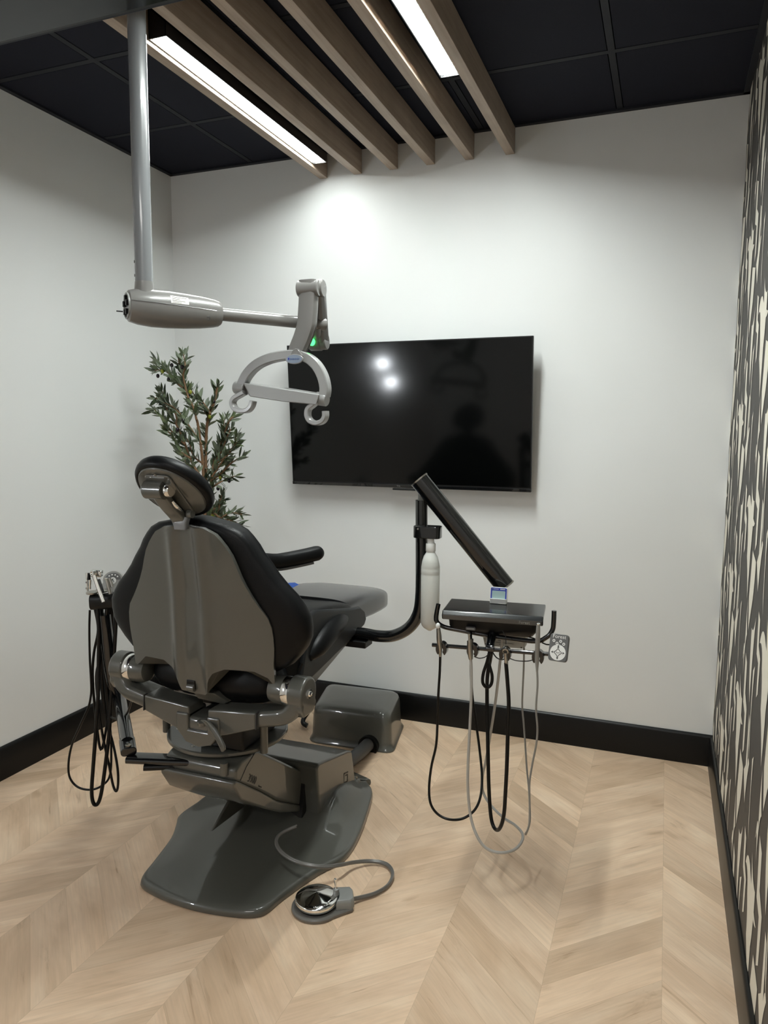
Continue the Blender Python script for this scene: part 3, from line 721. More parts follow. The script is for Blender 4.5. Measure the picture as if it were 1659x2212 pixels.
for f, zf in ((1.0, 0.0), (1.006, .35), (1.0, .8), (.985, 1.0), (.95, 1.0), (.88, 1.0), (.8, 1.0), (.7, 1.0), (.6, 1.0), (.5, 1.0), (.4, 1.0), (.3, 1), (.2, 1), (.1, 1), (.02, 1)):
    rg = []
    for p in ol:
        q = bc+(p-bc)*f; hh = base_h(q.x, q.y); edge = max(0, min(1, (1-f)/.25)); edge = edge*edge*(3-2*edge)
        z = (.026 + (hh-.026)*edge)*zf if zf < 1 else .026+(hh-.026)*edge
        rg.append(Vector((q.x, q.y, z+.001)))
    rings.append(rg)
loft(bm, rings); bo = obj('floor_base', bm, M['shell'], chair, smooth=60)
# fin on the left of the ramp
bm = B(); prism(bm, [at(452, 1795, x=-1.43), at(487, 1735, x=-1.43), at(497, 1718, x=-1.43), at(528, 1738, x=-1.43)], (.012, 0, 0)); obj('base_fin', bm, M['shell'], chair, bevel=.004)
# --- pump tower
def q3(x, y, z): return Vector((x, y, z))
tx0, tx1 = -1.47, -1.135
bm = B()
prof = [(2.315, .04), (2.29, .262), (2.305, .274), (2.33, .270), (2.57, .212), (2.61, .195), (2.65, .03)]
prism(bm, [q3(tx0, y, z) for y, z in prof], (tx1-tx0, 0, 0)); tw = obj('pump_tower', bm, M['shell'], chair, bevel=.024, bseg=5)
bm = B(); prism(bm, [q3(tx0-.01, 2.30, .02), q3(tx0-.01, 2.30, .055), q3(tx0-.01, 2.67, .055), q3(tx0-.01, 2.70, .02)], (tx1-tx0+.024, 0, 0)); obj('tower_skirt', bm, M['shell'], chair, bevel=.03, bseg=5)
# slot behind the lift arm (dark)
bm = B(); box(bm, (-1.335, 2.305, .15), (.29, .03, .17), Euler((-.21, 0, 0)).to_matrix()); obj('arm_slot', bm, M['blackp'], chair)
# emblem on the tower side
ec = at(748, 1678, x=tx1+.0008); bm = B()
def strip(pts, w, xx): 
    for a, b in zip(pts, pts[1:]):
        a, b = Vector((xx, *a)), Vector((xx, *b)); d = (b-a).normalized(); s_ = d.cross(Vector((1, 0, 0)))*w/2
        prism(bm, [a-s_-d*w*.3, a+s_-d*w*.3, b+s_+d*w*.3, b-s_+d*w*.3], (.0008, 0, 0))
y_, z_ = ec.y, ec.z
strip([(y_-.020, z_-.026), (y_-.020, z_+.022), (y_+.018, z_+.012)], .005, tx1)
strip([(y_-.012, z_-.018), (y_+.012, z_-.024), (y_+.012, z_+.004), (y_-.006, z_+.008)], .005, tx1)
strip([(y_-.02, z_-.042), (y_+.016, z_-.050)], .004, tx1)
obj('emblem', bm, M['ink'], tw)
for (a, b) in ((707, 1743), (770, 1680)):
    bm = B(); lathe(bm, at(a, b, x=tx1), (1, 0, 0), [(.005, -.001), (.005, .002), (.002, .003), (0, .003)], 12)
    obj('cover_screw', bm, M['steel'], tw)
# --- lift arm
ax0, ax1 = -1.475, -1.205
bm = B(); pr = [(2.34, .075), (2.34, .212), (1.995, .447), (1.90, .450), (1.862, .436), (1.862, .400), (2.0, .302), (2.117, .210)]
prism(bm, [q3(ax0, y, z) for y, z in pr], (ax1-ax0, 0, 0)); la = obj('lift_arm_cover', bm, M['shell'], chair, bevel=.012, bseg=4)
bm = B(); pr2 = [(2.34, .058), (2.34, .078), (2.117, .211), (2.0, .303), (1.864, .402), (1.846, .402), (1.848, .385), (1.886, .326), (2.032, .224), (2.139, .156)]
prism(bm, [q3(ax0-.004, y, z) for y, z in pr2], (ax1-ax0+.008, 0, 0)); obj('lift_arm_pan', bm, M['shell'], chair, bevel=.008)
bm = B(); tube(bm, [q3(ax1+.0005, 1.985, .447), q3(ax1+.0005, 1.925, .42), q3(ax1+.0005, 1.888, .390)], .0012, 6)
obj('parting_line', bm, M['ink'], la)
c = (at(553, 1698, x=ax1+.0005)); dn = Vector((0, .86, -.5)).normalized(); ut = Vector((1, 0, 0)).cross(dn); ut = -ut if ut.z < 0 else ut
text('model_number', '3900', at(545, 1684, x=ax1+.0006), (1, 0, 0), .036, M['ink'], la, upv=(0, .57, .82), wscale=.8)
text('model_lettering', 'Forest', at(562, 1699, x=ax1+.0006), (1, 0, 0), .009, M['ink'], la, upv=(0, .57, .82))
# --- under structure, swivel ring, yoke
bm = B(); box(bm, (-1.335, 2.08, .445), (.17, .30, .05)); box(bm, K(0, .10, .53), (.16, .22, .12)); box(bm, K(0, .25, .62), (.2, .44, .05)); obj('seat_carrier', bm, M['blackp'], chair, bevel=.01)
bm = B(); rc = Vector((-1.362, 2.065, .462)); n = 56; rings = []
for k in range(n+1):
    a = math.radians(150 + 250*k/n); d = Vector((math.cos(a), math.sin(a), 0))
    ri, ro = .135, .203
    rings.append([rc+d*r_+Vector((0, 0, z_)) for r_, z_ in ((ri, -.007), (ro-.003, -.007), (ro, -.003), (ro, .005), (ro-.004, .008), (ri+.002, .008), (ri, .006))])
loft(bm, rings); sr = obj('swivel_ring', bm, M['shell'], chair, smooth=35)
for a, r_ in ((262, .17), (300, .17), (205, .17)):
    bm = B(); d = Vector((math.cos(math.radians(a)), math.sin(math.radians(a)), 0)); lathe(bm, rc+d*r_+Vector((0, 0, .006)), (0, 0, 1), [(.006, 0), (.006, .003), (.003, .0032), (.003, 0), (0, 0)], 12)
    obj('ring_bolt', bm, M['steel'], sr)
for p in (at(360, 1565, y=1.99), at(570, 1590, y=1.97), at(484, 1640, y=1.86)):
    bm = B(); tube(bm, [Vector((p.x, p.y, .56 if p.y > 1.9 else .455)), Vector((p.x, p.y, .455 if p.y > 1.9 else .415))], .013, 14)
    obj('ring_post', bm, M['shell'], chair)
yk_half = [(.318, -.062, .745), (.322, -.064, .715), (.313, -.066, .682), (.282, -.068, .655), (.235, -.07, .643), (.16, -.072, .628), (.12, -.074, .615), (.05, -.076, .595)]
yk_path = [(-x, y, z) for x, y, z in yk_half]+[(0, -.076, .590)]+yk_half[::-1]
bm = B(); sweep(bm, [K(*p) for p in yk_path], rrect(.048, .095, .014), KY, sm=4); yo = obj('yoke', bm, M['shell'], chair, smooth=50)
bm = B(); prism(bm, [K(x, -.132, z) for x, z in ((-.078, .628), (-.078, .575), (-.045, .538), (0, .527), (.045, .538), (.078, .575), (.078, .628), (.034, .628), (.034, .578), (-.034, .578), (-.034, .628))], KY*.10); obj('yoke_centre_block', bm, M['shell'], chair, bevel=.006)
for s_ in (-1, 1):
    bm = B(); prism(bm, [K(s_*x, -.126, z) for x, z in ((.034, .648), (.075, .652), (.20, .662), (.20, .612), (.10, .578), (.034, .560))], KY*.08)
    obj('yoke_shoulder', bm, M['shell'], chair, bevel=.006)
    bm = B(); sweep(bm, [K(s_*.2015, -.116, .662), K(s_*.2015, -.119, .612)], rrect(.003, .02, .001), KY)
    obj('yoke_joint_line', bm, M['ink'], yo)
for s_ in (-1, 1):
    hz = .722; c = K(s_*.320, -.068, hz)
    bm = B(); prism(bm, [c+KX*s_*-.024+KY*a+Vector((0, 0, b)) for a, b in [(.05*math.cos(t_), .05*math.sin(t_)) for t_ in [math.radians(-30+240*k/20) for k in range(21)]]+[(-.046, -.04), (-.03, -.065), (.03, -.065), (.05, -.04)]], KX*s_*.052); obj('yoke_head', bm, M['shell'], yo, bevel=.008, bseg=4)
    bm = B(); lathe(bm, c-KX*s_*.030, KX*s_, [(0, -.016), (.044, -.016), (.0455, -.013), (.0455, .013), (.044, .016), (0, .016)], 40); obj('chrome_ring', bm, M['chrome'], yo)
    bm = B(); lathe(bm, c-KX*s_*.068, KX*s_, [(0, -.030), (.028, -.030), (.036, -.026), (.042, -.010), (.043, .03), (0, .03)], 40); obj('back_pivot', bm, M['shell'], chair)
    if s_ > 0:
        bm = B(); q = c+KX*.028; lathe(bm, q, KX, [(.014, 0), (.014, .003), (.009, .003), (.008, .008), (.005, .008), (.003, .010), (0, .010)], 6); obj('pivot_bolt', bm, M['chrome'], yo)
# release lever
bm = B(); pl = [at(437, 1560, y=1.80), at(448, 1562, y=1.79), at(460, 1575, y=1.775), at(472, 1595, y=1.765), at(481, 1614, y=1.76), at(478, 1617, y=1.76)]
sweep(bm, pl, rrect(.020, .010, .004), (0, 1, .1), sm=4); lathe(bm, at(437, 1561, y=1.80), (0, -.2, 1), [(0, -.006), (.014, -.006), (.015, .006), (.011, .009), (0, .009)], 20)
obj('release_lever', bm, M['shell'], chair, smooth=50)
# --- backrest cushion: loft of horizontal sections
hw_tab = [(.755, .235), (.79, .28), (.83, .315), (.88, .350), (.94, .354), (.99, .330), (1.04, .280), (1.09, .238), (1.14, .204), (1.185, .172), (1.21, .138), (1.226, .085)]
def section(z, hw, yr, yf, wing, n=48, ex=.55):
    "closed loop: rear face at yr, front face at yf; wing pushes the sides forward"
    out = []
    for k in range(n):
        a = 2*PI*k/n; cx, sy = math.cos(a), math.sin(a)
        x = hw*math.copysign(abs(cx)**.55, cx); v = math.copysign(abs(sy)**ex, sy)
        y = (yr+yf)/2 + v*(yf-yr)/2
        y += wing*abs(x/.30)**2.2
        out.append((x, y))
    return out
bm = B(); rings = []
zs = [.757, .762, .775, .80, .83, .86, .89, .92, .95, .98, 1.01, 1.04, 1.07, 1.10, 1.13, 1.155, 1.178, 1.196, 1.212, 1.224, 1.232, 1.236]
for z in zs:
    e = min(1, max(.0, (1.2365-z)/.035)); e = (1-(1-e)**2)**.5; e2 = min(1, max(0.05, (z-.756)/.03)); e2 = (1-(1-e2)**2)**.5
    kk = min(e, e2); hw = lerp_tab(hw_tab, z)
    back = -.105 - .055*(z-.76)/.47; th = .105*max(kk, .12)
    m_ = back+.056
    rings.append([K(x, y, z) for x, y in section(z, hw*max(kk, .25) if kk < 1 else hw, m_-th/2, m_+th/2, .004)])
loft(bm, rings); bk = obj('backrest_cushion', bm, M['vinyl'], chair, smooth=80)
# stitching along the right rim of the cushion
bm = B()
for s_ in (1,):
    pts = []
    for i in range(90):
        z = .80+.42*i/89; hw = lerp_tab(hw_tab, z); back = -.105-.055*(z-.76)/.47; x = hw*.945; pts.append(K(x*s_, back+.056+.004*abs(x/.30)**2.2 - .030, z))
    for a, b in zip(pts[::1], pts[1::1]):
        m1 = a.lerp(b, .25); m2 = a.lerp(b, .75); tube(bm, [m1, m2], .0008, 4)
obj('stitching', bm, M['stitch'], bk)
# --- shell
sh_tab = [(.79, .248), (.83, .254), (.87, .257), (.91, .256), (.95, .244), (.99, .216), (1.03, .188), (1.08, .168), (1.12, .153), (1.16, .131), (1.19, .103), (1.208, .066), (1.214, .025)]
def shell_y(x, z):
    back = -.112 - .055*(z-.76)/.47
    rdg = -.012*math.exp(-((abs(x)-.045-.02*(1.2-z))/.018)**2) - .020*math.exp(-(x/.10)**2)*min(1, max(0, (1.0-z)/.2)) 
    return back + .024*abs(x/.26)**2.4 + rdg - .006
low_tab = [(-.26, .738), (-.249, .742), (-.238, .750), (-.20, .783), (-.12, .785), (-.082, .765), (-.058, .735), (-.045, .704), (-.02, .699), (.034, .697), (.046, .708), (.051, .745), (.066, .770), (.10, .783), (.19, .783), (.232, .765), (.249, .742), (.26, .738)]
def zlow(x):
    for (a, p), (b, q) in zip(low_tab, low_tab[1:]):
        if a <= x <= b: return p+(q-p)*(x-a)/(b-a)
    return .74
bm = B(); rows = []; NX = 101
for i in range(8): rows.append([(-.251+.502*j/(NX-1), zlow(-.251+.502*j/(NX-1))*(1-i/8)+.80*i/8) for j in range(NX)])
for z in [.80, .815, .83, .86, .89, .92, .95, .98, 1.01, 1.04, 1.07, 1.10, 1.13, 1.155, 1.175, 1.19, 1.2, 1.208, 1.213]:
    hw = lerp_tab(sh_tab, z); hw = .251 if z <= .80 else hw
    rows.append([(-hw+2*hw*j/(NX-1), z) for j in range(NX)])
def ring_row(row):
    f = [K(x, shell_y(x, z)-.004, z) for x, z in row]
    b_ = [K(x*.985, shell_y(x, z)+.012, z+.001) for x, z in reversed(row)]
    return f+b_
loft(bm, [ring_row(q) for q in rows]); sh = obj('backrest_shell', bm, M['shell'], chair, smooth=35)
bm = B(); c = K(-.012, -.135, .725); box(bm, c, (.030, .016, .028)); lt = obj('latch', bm, M['blackp'], sh, bevel=.002)
bm = B(); lathe(bm, c+Vector((.002, -.006, -.008)), KX, [(0, -.012), (.011, -.012), (.011, .012), (0, .012)], 16); obj('latch_roller', bm, M['shell'], lt)
bm = B(); prism(bm, [K(x, -.12+y, z) for x, y, z in ((-.03, 0, .70), (.05, 0, .70), (.075, .04, .66), (.06, .05, .648), (-.005, 0, .675))], KY*.05); obj('latch_tongue', bm, M['shell'], sh, bevel=.006)
# --- rear seat roll under the backrest
bm = B(); rings = []
for i in range(25):
    u = -1+2*i/24; x = .235*u; k = (1-abs(u)**5)**.5 if abs(u) < 1 else .02; k = max(k, .05)
    dent = .010*math.exp(-(((abs(x)-.12)/.012)**2))
    rings.append([K(x, -.005+.085*k*math.cos(a), .715+(.088-dent)*k*math.sin(a)*(1.0 if math.sin(a) > 0 else .8)) for a in [2*PI*j/28 for j in range(28)]])
loft(bm, rings); obj('seat_back_roll', bm, M['vinyl'], chair, smooth=80)
# --- seat and toe cushion: sections along the chair axis (y, half width, top, bottom)
def slabsec(y, hw, zt, zb, n=44, dish=.0):
    out = []
    for k in range(n):
        a = 2*PI*k/n; cx, sz = math.cos(a), math.sin(a)
        x = hw*math.copysign(abs(cx)**.42, cx); v = math.copysign(abs(sz)**.5, sz)
        z = (zt+zb)/2+v*(zt-zb)/2 + (dish*(abs(x)/hw)**3 if sz > 0 else 0)
        out.append(K(x, y, z))
    return out
bm = B(); rings = []
for y, hw, zt, zb, ds in ((.00, .10, .74, .70, 0), (.02, .20, .775, .67, .02), (.06, .235, .80, .66, .05), (.12, .25, .83, .66, .07), (.18, .25, .86, .665, .065), (.26, .245, .872, .68, .05), (.34, .24, .872, .70, .035), (.44, .235, .862, .73, .02), (.50, .233, .855, .745, .012), (.52, .23, .85, .75, .01)):
    rings.append(slabsec(y, hw, zt, zb, dish=ds))
loft(bm, rings); obj('seat_cushion', bm, M['vinyl'], chair, smooth=70)
bm = B(); rings = []
for y, hw, zt, zb in ((.515, .228, .862, .748), (.60, .225, .856, .742), (.70, .22, .848, .735), (.80, .215, .838, .725), (.90, .208, .826, .718), (.98, .195, .812, .712), (1.04, .172, .796, .708), (1.08, .140, .778, .708), (1.105, .095, .757, .712), (1.11, .03, .737, .722)):
    rings.append(slabsec(y, hw, zt, zb))
loft(bm, rings); tb = obj('toe_cushion', bm, M['film'], chair, smooth=70); tb['label'] = 'toe end under clear glossy film'
bm = B(); prism(bm, [K(.232, y, z) for y, z in ((.06, .70), (.10, .685), (.40, .725), (.58, .755), (.60, .775), (.585, .81), (.54, .835), (.47, .845), (.18, .905), (.13, .90))], KX*.022); obj('seat_side_panel', bm, M['vinyl2'], chair, bevel=.008, bseg=4)
bm = B(); prism(bm, [K(-.254, y, z) for y, z in ((.06, .70), (.10, .685), (.40, .725), (.58, .755), (.60, .775), (.585, .81), (.54, .835), (.47, .845), (.18, .905), (.13, .90))], KX*.022); obj('seat_side_panel', bm, M['vinyl2'], chair, bevel=.008, bseg=4)
bm = B(); tube(bm, [at(668, 1422, x=-1.04), at(682, 1400, x=-1.04), at(702, 1370, x=-1.045), at(722, 1348, x=-1.05), at(740, 1336, x=-1.055), at(749, 1332, x=-1.06)], [.012, .034, .042, .038, .022, .004], 24, sm=6); obj('hip_bolster', bm, M['vinyl'], chair, smooth=80)
bm = B(); prism(bm, [K(.236, y, z) for y, z in ((.10, .66), (.14, .64), (.50, .72), (.52, .745), (.14, .70))], KX*-.47); obj('seat_frame', bm, M['shell'], chair, bevel=.006)
bm = B(); tube(bm, [at(641, 1455, y=1.99), at(652, 1432, y=2.0)], .006, 8); tube(bm, [at(636, 1463, y=1.99), at(648, 1440, y=2.02)], .005, 8); obj('cable_bundle', bm, M['rubber'], chair)
# --- armrests
aend, aroot = at(680, 1197, y=2.19), at(556, 1214, y=1.98)
pth = [K(.16, -.02, 1.03), aroot, at(600, 1212, y=2.07), at(645, 1204, y=2.14), at(672, 1198, y=2.18), at(684, 1195, y=2.20)]
bm = B(); sweep(bm, pth, rrect(.052, .048, .02), (0, 0, 1), sm=5); 
ball(bm, pth[-1], .026, sc=(1, 1, .95)); am = obj('armrest', bm, M['vinyl'], chair, smooth=70)
bm = B(); sweep(bm, [p-Vector((0, 0, .026)) for p in pth[:-1]], rrect(.040, .008, .003), (0, 0, 1), sm=5); obj('armrest_pan', bm, M['grey'], am)
bm = B(); q = at(592, 1232, y=2.05); tube(bm, [q, Vector((q.x, q.y, .80))], .012, 14); obj('armrest_post', bm, M['blackp'], chair)
bm = B(); p2 = [K(-.22, -.02, .97), K(-.24, .10, .99), K(-.25, .24, 1.0), K(-.25, .34, 1.0)]
sweep(bm, p2, rrect(.055, .045, .02), (0, 0, 1), sm=5); ball(bm, p2[-1], .027, sc=(1, 1, .85)); obj('armrest', bm, M['vinyl'], chair, smooth=70)
bm = B(); tube(bm, [K(-.24, .1, .98), K(-.24, .1, .80)], .012, 14); obj('armrest_post', bm, M['blackp'], chair)
# --- headrest
hc = at(371, 1058, x=CX-.005); al_ = math.radians(46)
hx = KX; hv = (-KY*math.sin(al_)+Vector((0, 0, 1))*math.cos(al_)); hn = (-KY*math.cos(al_)-Vector((0, 0, 1))*math.sin(al_))   # hn: out of the rear face
def hd(u, v, w): return hc+hx*u+hv*v+hn*w
def egg(s_, n=56, k=0.0): return [(s_*.114*math.copysign(abs(math.cos(a))**.92, math.cos(a))*(1-.10*math.sin(a)), s_*.118*math.sin(a)) for a in [2*PI*j/n for j in range(n)]]
bm = B(); loft(bm, [[hd(u, v, w+.25*u*u*-1) for u, v in egg(s_)] for s_, w in ((.84, .002), (.88, .008), (.94, .007), (.985, .0), (1.0, -.009), (.985, -.02), (.93, -.030), (.8, -.037), (.6, -.035), (.3, -.03), (.02, -.028))])
hr = obj('headrest_cushion', bm, M['vinyl'], chair, smooth=80)
bm = B(); loft(bm, [[hd(u, v, w-.25*u*u) for u, v in egg(s_)] for s_, w in ((.87, .000), (.865, .008), (.84, .011), (.6, .013), (.3, .014), (.02, .014))]); obj('headrest_back_plate', bm, M['shell'], hr, smooth=40)
bm = B(); prism(bm, [hd(u, v, .012) for u, v in rrect(.085, .16, .015)], hn*.006); obj('stem_channel', bm, M['shell'], hr, bevel=.003)
lathe_c = hd(0, .082, .016)
bm = B(); lathe(bm, lathe_c, hn, [(.004, 0), (.004, .001), (0, .001)], 12); obj('plate_screw', bm, M['steel'], hr)
s0 = hd(-.012, .035, .030); s1 = hd(-.006, -.080, .034); s2 = K(-.004, -.176, 1.215)
bm = B(); sweep(bm, [hd(-.014, .05, .024), s0, (s0+s1)/2+hn*.004, s1, s2], rrect(.046, .026, .008), KX.cross(Vector((0, 0, 1))), sm=5); hs = obj('headrest_stem', bm, M['shell'], chair, smooth=45)
bm = B(); lathe(bm, s0+KX*-.002, KX, [(0, -.040), (.020, -.040), (.026, -.034), (.026, .026), (0, .026)], 28); obj('stem_knuckle', bm, M['shell'], hs)
bm = B(); lathe(bm, s0+KX*.028, KX, [(0, 0), (.018, 0), (.019, .003), (.019, .015), (.017, .018), (0, .018)], 28); obj('lock_knob', bm, M['chrome'], hs)
bm = B(); tube(bm, [hd(.022, .0, .040), hd(.026, -.022, .042), hd(.028, -.045, .038)], [.0035, .006, .002], 10, sm=4); obj('release_trigger', bm, M['chrome'], hs)
bm = B(); sweep(bm, [K(-.004, -.176, 1.236), K(-.004, -.180, 1.222), K(-.004, -.178, 1.203)], rrect(.050, .022, .005), KY, scl=[1, .9, .8]); obj('stem_bracket', bm, M['pole'], hs, smooth=40)
for o9 in (.024, -.040):
    bm = B(); lathe(bm, K(o9, -.176, 1.248), KX, [(0, -.006), (.012, -.006), (.014, 0), (.012, .01), (0, .01)], 18); obj('stem_pivot', bm, M['shell'], hs)

# blue pad on the seat
bm = B(); prism(bm, [at(606, 1268, y=2.45), at(636, 1263, y=2.45), at(647, 1262.5, y=2.45), at(630, 1271, y=2.42), at(612, 1277, y=2.40)], (-.03, .02, .002)); tag(obj('folded_pad', bm, M['bluecloth'], bevel=.002), 'bright blue folded pad lying on the chair seat behind the backrest', 'pad')

# ================================================================== JUNCTION BOX
t = thing('junction_box', (-1.33, 3.22, 0), 'low glossy grey floor box by the wall beyond the chair base', 'floor box')
bm = B(); jb = [(-1.535, 3.02), (-1.125, 3.045), (-1.19, 3.385), (-1.615, 3.355)]
jc = Vector((-1.366, 3.20, 0)); rings = []
def rr_quad(pts, r, n=5):
    out = []; N_ = len(pts)
    for i in range(N_):
        p = Vector((*pts[i], 0)); a = (Vector((*pts[i-1], 0))-p).normalized(); b = (Vector((*pts[(i+1) % N_], 0))-p).normalized()
        q0, q1 = p+a*r, p+b*r
        for k in range(n+1):
            w = k/n; out.append((q0*(1-w)**2+p*2*w*(1-w)+q1*w*w))
    return out
oq = rr_quad(jb, .05)
for s_, z in ((1.04, .001), (1.045, .005), (1.035, .009), (1.0, .018), (.98, .035), (.97, .09), (.96, .13), (.94, .155), (.91, .170), (.85, .180), (.7, .184), (.3, .186), (.02, .186)):
    rings.append([jc+(p-jc)*s_+Vector((0, 0, z)) for p in oq])
loft(bm, rings); jo = obj('cover', bm, M['shell'], t, smooth=60)
bm = B(); c0 = Vector((-1.235, 3.022, .022)); lathe(bm, c0+Vector((0, .0, .004)), (0, -1, 0), [(0, -.04), (.048, -.04), (.048, .004), (.042, .004), (.042, -.0), (0, -.0)], 28); obj('conduit_port', bm, M['blackp'], t)
bm = B(); tube(bm, [(-1.235, 3.03, .034), (-1.24, 2.90, .034), (-1.26, 2.75, .034), (-1.27, 2.66, .034)], .030, 20, sm=4); obj('conduit', bm, M['grey'], t)
bm = B(); tube(bm, [at(664, 1540, z=.05), at(656, 1552, z=.04), at(655, 1562, z=.03), at(664, 1568, z=.02)], .012, 10, sm=4); obj('side_hose', bm, M['rubber'], t)

# ================================================================== DELIVERY UNIT
DY = 2.42
px_ = at(912, 1200, y=DY).x
t = thing('delivery_unit', (px_, DY, .72), 'black chair-mounted instrument unit with curved post, sloping arm and tray', 'delivery unit')
zb_ = at(800, 1372, y=DY).z
vx = at(909, 1200, y=DY).x
bm = B(); tube(bm, [(-1.16, DY+.02, zb_-.005), (-1.02, DY+.01, zb_), (vx-.16, DY, zb_), (vx-.10, DY, zb_+.008), (vx-.045, DY, zb_+.04), (vx-.01, DY, zb_+.09), (vx+.003, DY, zb_+.16), (vx+.003, DY, zb_+.30), (vx, DY, at(905, 1080, y=DY).z)], .0215, 24, sm=6); po = obj('support_post', bm, M['black'], t)
bm = B(); box(bm, (-1.06, DY+.01, zb_-.034), (.14, .07, .025)); obj('mount_block', bm, M['blackp'], t, bevel=.004)
bm = B(); q = at(909, 1070, y=DY); tube(bm, [q-Vector((0, 0, .03)), q+Vector((0, 0, .02))], .010, 14); obj('post_pin', bm, M['silver'], t)
qt, qb = at(909, 1040, y=DY-.01), at(1092, 1267, y=DY+.03)
dA = (qb-qt).normalized(); eA = Vector((0, 1, 0)).cross(dA).normalized(); 
bm = B(); a0, a1 = qt-dA*.008, qb+dA*.0
sweep(bm, [a0, a1], [(x*1.0, y) for x, y in rrect(.067, .055, .027, 8)], (0, 1, 0)); arm_ = obj('sloping_arm', bm, M['black'], t, smooth=50)
for q in (a0, a1):
    bm = B(); sweep(bm, [q-dA*.0025, q+dA*.0025], rrect(.069, .057, .028, 8), (0, 1, 0))
    obj('arm_end_rim', bm, M['steel'], arm_)
# bottle bracket
bcx = at(931, 1150, y=DY-.03)
bm = B(); slab(bm, Vector(((vx+bcx.x)/2+.008, DY-.02, bcx.z)), (0, 0, 1), abs(bcx.x-vx)+.05, .055, .042, .016, upv=(0, 1, 0)); br_ = obj('bottle_bracket', bm, M['black'], t, bevel=.003)
bm = B(); lathe(bm, Vector((vx+.004, DY-.048, bcx.z+.012)), (0, -1, 0), [(.003, -.001), (.003, .002), (0, .002)], 10); obj('bracket_screw', bm, M['steel'], br_)
# bottle: rests in the bracket, a thing of its own
bb = at(931, 1362, y=DY-.03); bt = at(931, 1163, y=DY-.03); hb_ = bt.z-bb.z; rb = .0325
tb_ = thing('water_bottle', (bcx.x, DY-.03, bb.z), 'translucent white water bottle hanging upright under the black bracket', 'bottle')
bm = B(); pf = [(.006, .0), (.012, .004), (.022, .010), (.0275, .016), (rb, .03), (rb, .10), (rb, .185), (rb-.0006, .187), (rb, .19), (rb, .205), (rb-.0006, .207), (rb, .21), (.0285, .232), (.024, .246), (.017, .256), (.0135, .264), (.0125, .276), (0, .276)]
kz = (hb_-.03)/.276
lathe(bm, (bcx.x, DY-.03, bb.z), (0, 0, 1), [(r_, z*kz) for r_, z in pf], 36); obj('body', bm, M['bottle'], tb_, smooth=50)
bm = B(); lathe(bm, (bcx.x, DY-.03, bb.z+.262*kz), (0, 0, 1), [(0, 0), (.0165, 0), (.0172, .002), (.0172, .026), (.0160, .028), (.0120, .028), (.0125, .034), (.0115, .034), (.0115, .044), (0, .044)], 28); obj('cap', bm, M['white'], tb_, smooth=40)
# --- tray head
TZ = .905; f0, f1, g0, g1 = at(955.6, 1317, z=TZ+.012), at(1174, 1332, z=TZ+.012), at(972.8, 1293, z=TZ+.012), at(1177, 1304.6, z=TZ+.012)
ta = math.atan2((f1-f0).y, (f1-f0).x); TXv = Vector((math.cos(ta), math.sin(ta), 0)); TYv = Vector((-math.sin(ta), math.cos(ta), 0))
tc = (f0+f1)/2-Vector((0, 0, .012)); TW_ = (f1-f0).length
def T(u, v, z): return tc+TXv*u+TYv*v+Vector((0, 0, z-TZ))      # u right, v away from front edge
TD = ((g0+g1)/2-(f0+f1)/2).length
bm = B(); rings = []
body = rrect(TW_-.02, TD-.02, .02)
loft(bm, [[T(a, b+TD/2, z) for a, b in rrect(TW_-.035+k, TD-.035+k, .02)] for z, k in ((TZ-.070, -.06), (TZ-.066, -.03), (TZ-.045, 0), (TZ-.012, .006))]); th_ = obj('tray_body', bm, M['blackp'], t, smooth=40)
bm = B(); lp = [(0, -.028), (-.006, -.030), (-.010, -.026), (-.012, -.004), (-.006, .008), (.012, .012), (TD, .012), (TD, -.006), (TD-.006, -.006)]
lp = [(0.0, -.017), (-.009, -.017), (-.014, -.002), (-.002, .012), (TD, .012), (TD, -.004), (.006, -.004)]
prism(bm, [T(-TW_/2, v, TZ+w) for v, w in lp], TXv*TW_); lid = obj('tray_lid', bm, M['trayt'], th_, bevel=.004)
bm = B(); prism(bm, [T(-TW_/2+.004, v, TZ+w) for v, w in ((-.0095, -.0155), (-.0142, .000), (-.0155, .000), (-.0108, -.0155))], TXv*(TW_-.008)); fp = obj('lid_front', bm, M['trayp'], th_, smooth=0)
fn = (TYv*-1+Vector((0, 0, -.22))).normalized()
text('maker_lettering', 'Forest', T(TW_*.32, -.0140, TZ-.008), fn, .013, M['silver'], th_, extrude=.0012)
bm = B(); slab(bm, T(-.068, .012, TZ-.045), -TYv, .030, .009, .016, .001); obj('switch_plate', bm, M['grey'], th_)
bm = B(); slab(bm, T(-.068, .0035, TZ-.045), -TYv, .022, .005, .001, .001); obj('switch_window', bm, M['silver'], th_)
# side handles
for s_ in (-1, 1):
    pp = [T(s_*(TW_/2-.07), .055, TZ-.072), T(s_*(TW_/2-.01), .052, TZ-.070), T(s_*(TW_/2+.014), .05, TZ-.056), T(s_*(TW_/2+.020), .05, TZ-.03), T(s_*(TW_/2+.020), .05, TZ+.035)]
    pf_ = [at(1050, 1372, y=2.27), at(1150, 1385, y=2.24), at(1180, 1377, y=2.235), at(1193, 1362, y=2.235), at(1196, 1345, y=2.235), at(1197, 1319, y=2.235)] if s_ > 0 else \
          [at(1050, 1372, y=2.27), at(975, 1358, y=2.25), at(955, 1352, y=2.245), at(944, 1343, y=2.24), at(942, 1332, y=2.24), at(947, 1305, y=2.24)]
    bm = B(); tube(bm, pf_, .0075, 14, sm=5); obj('tray_handle', bm, M['black'], t)
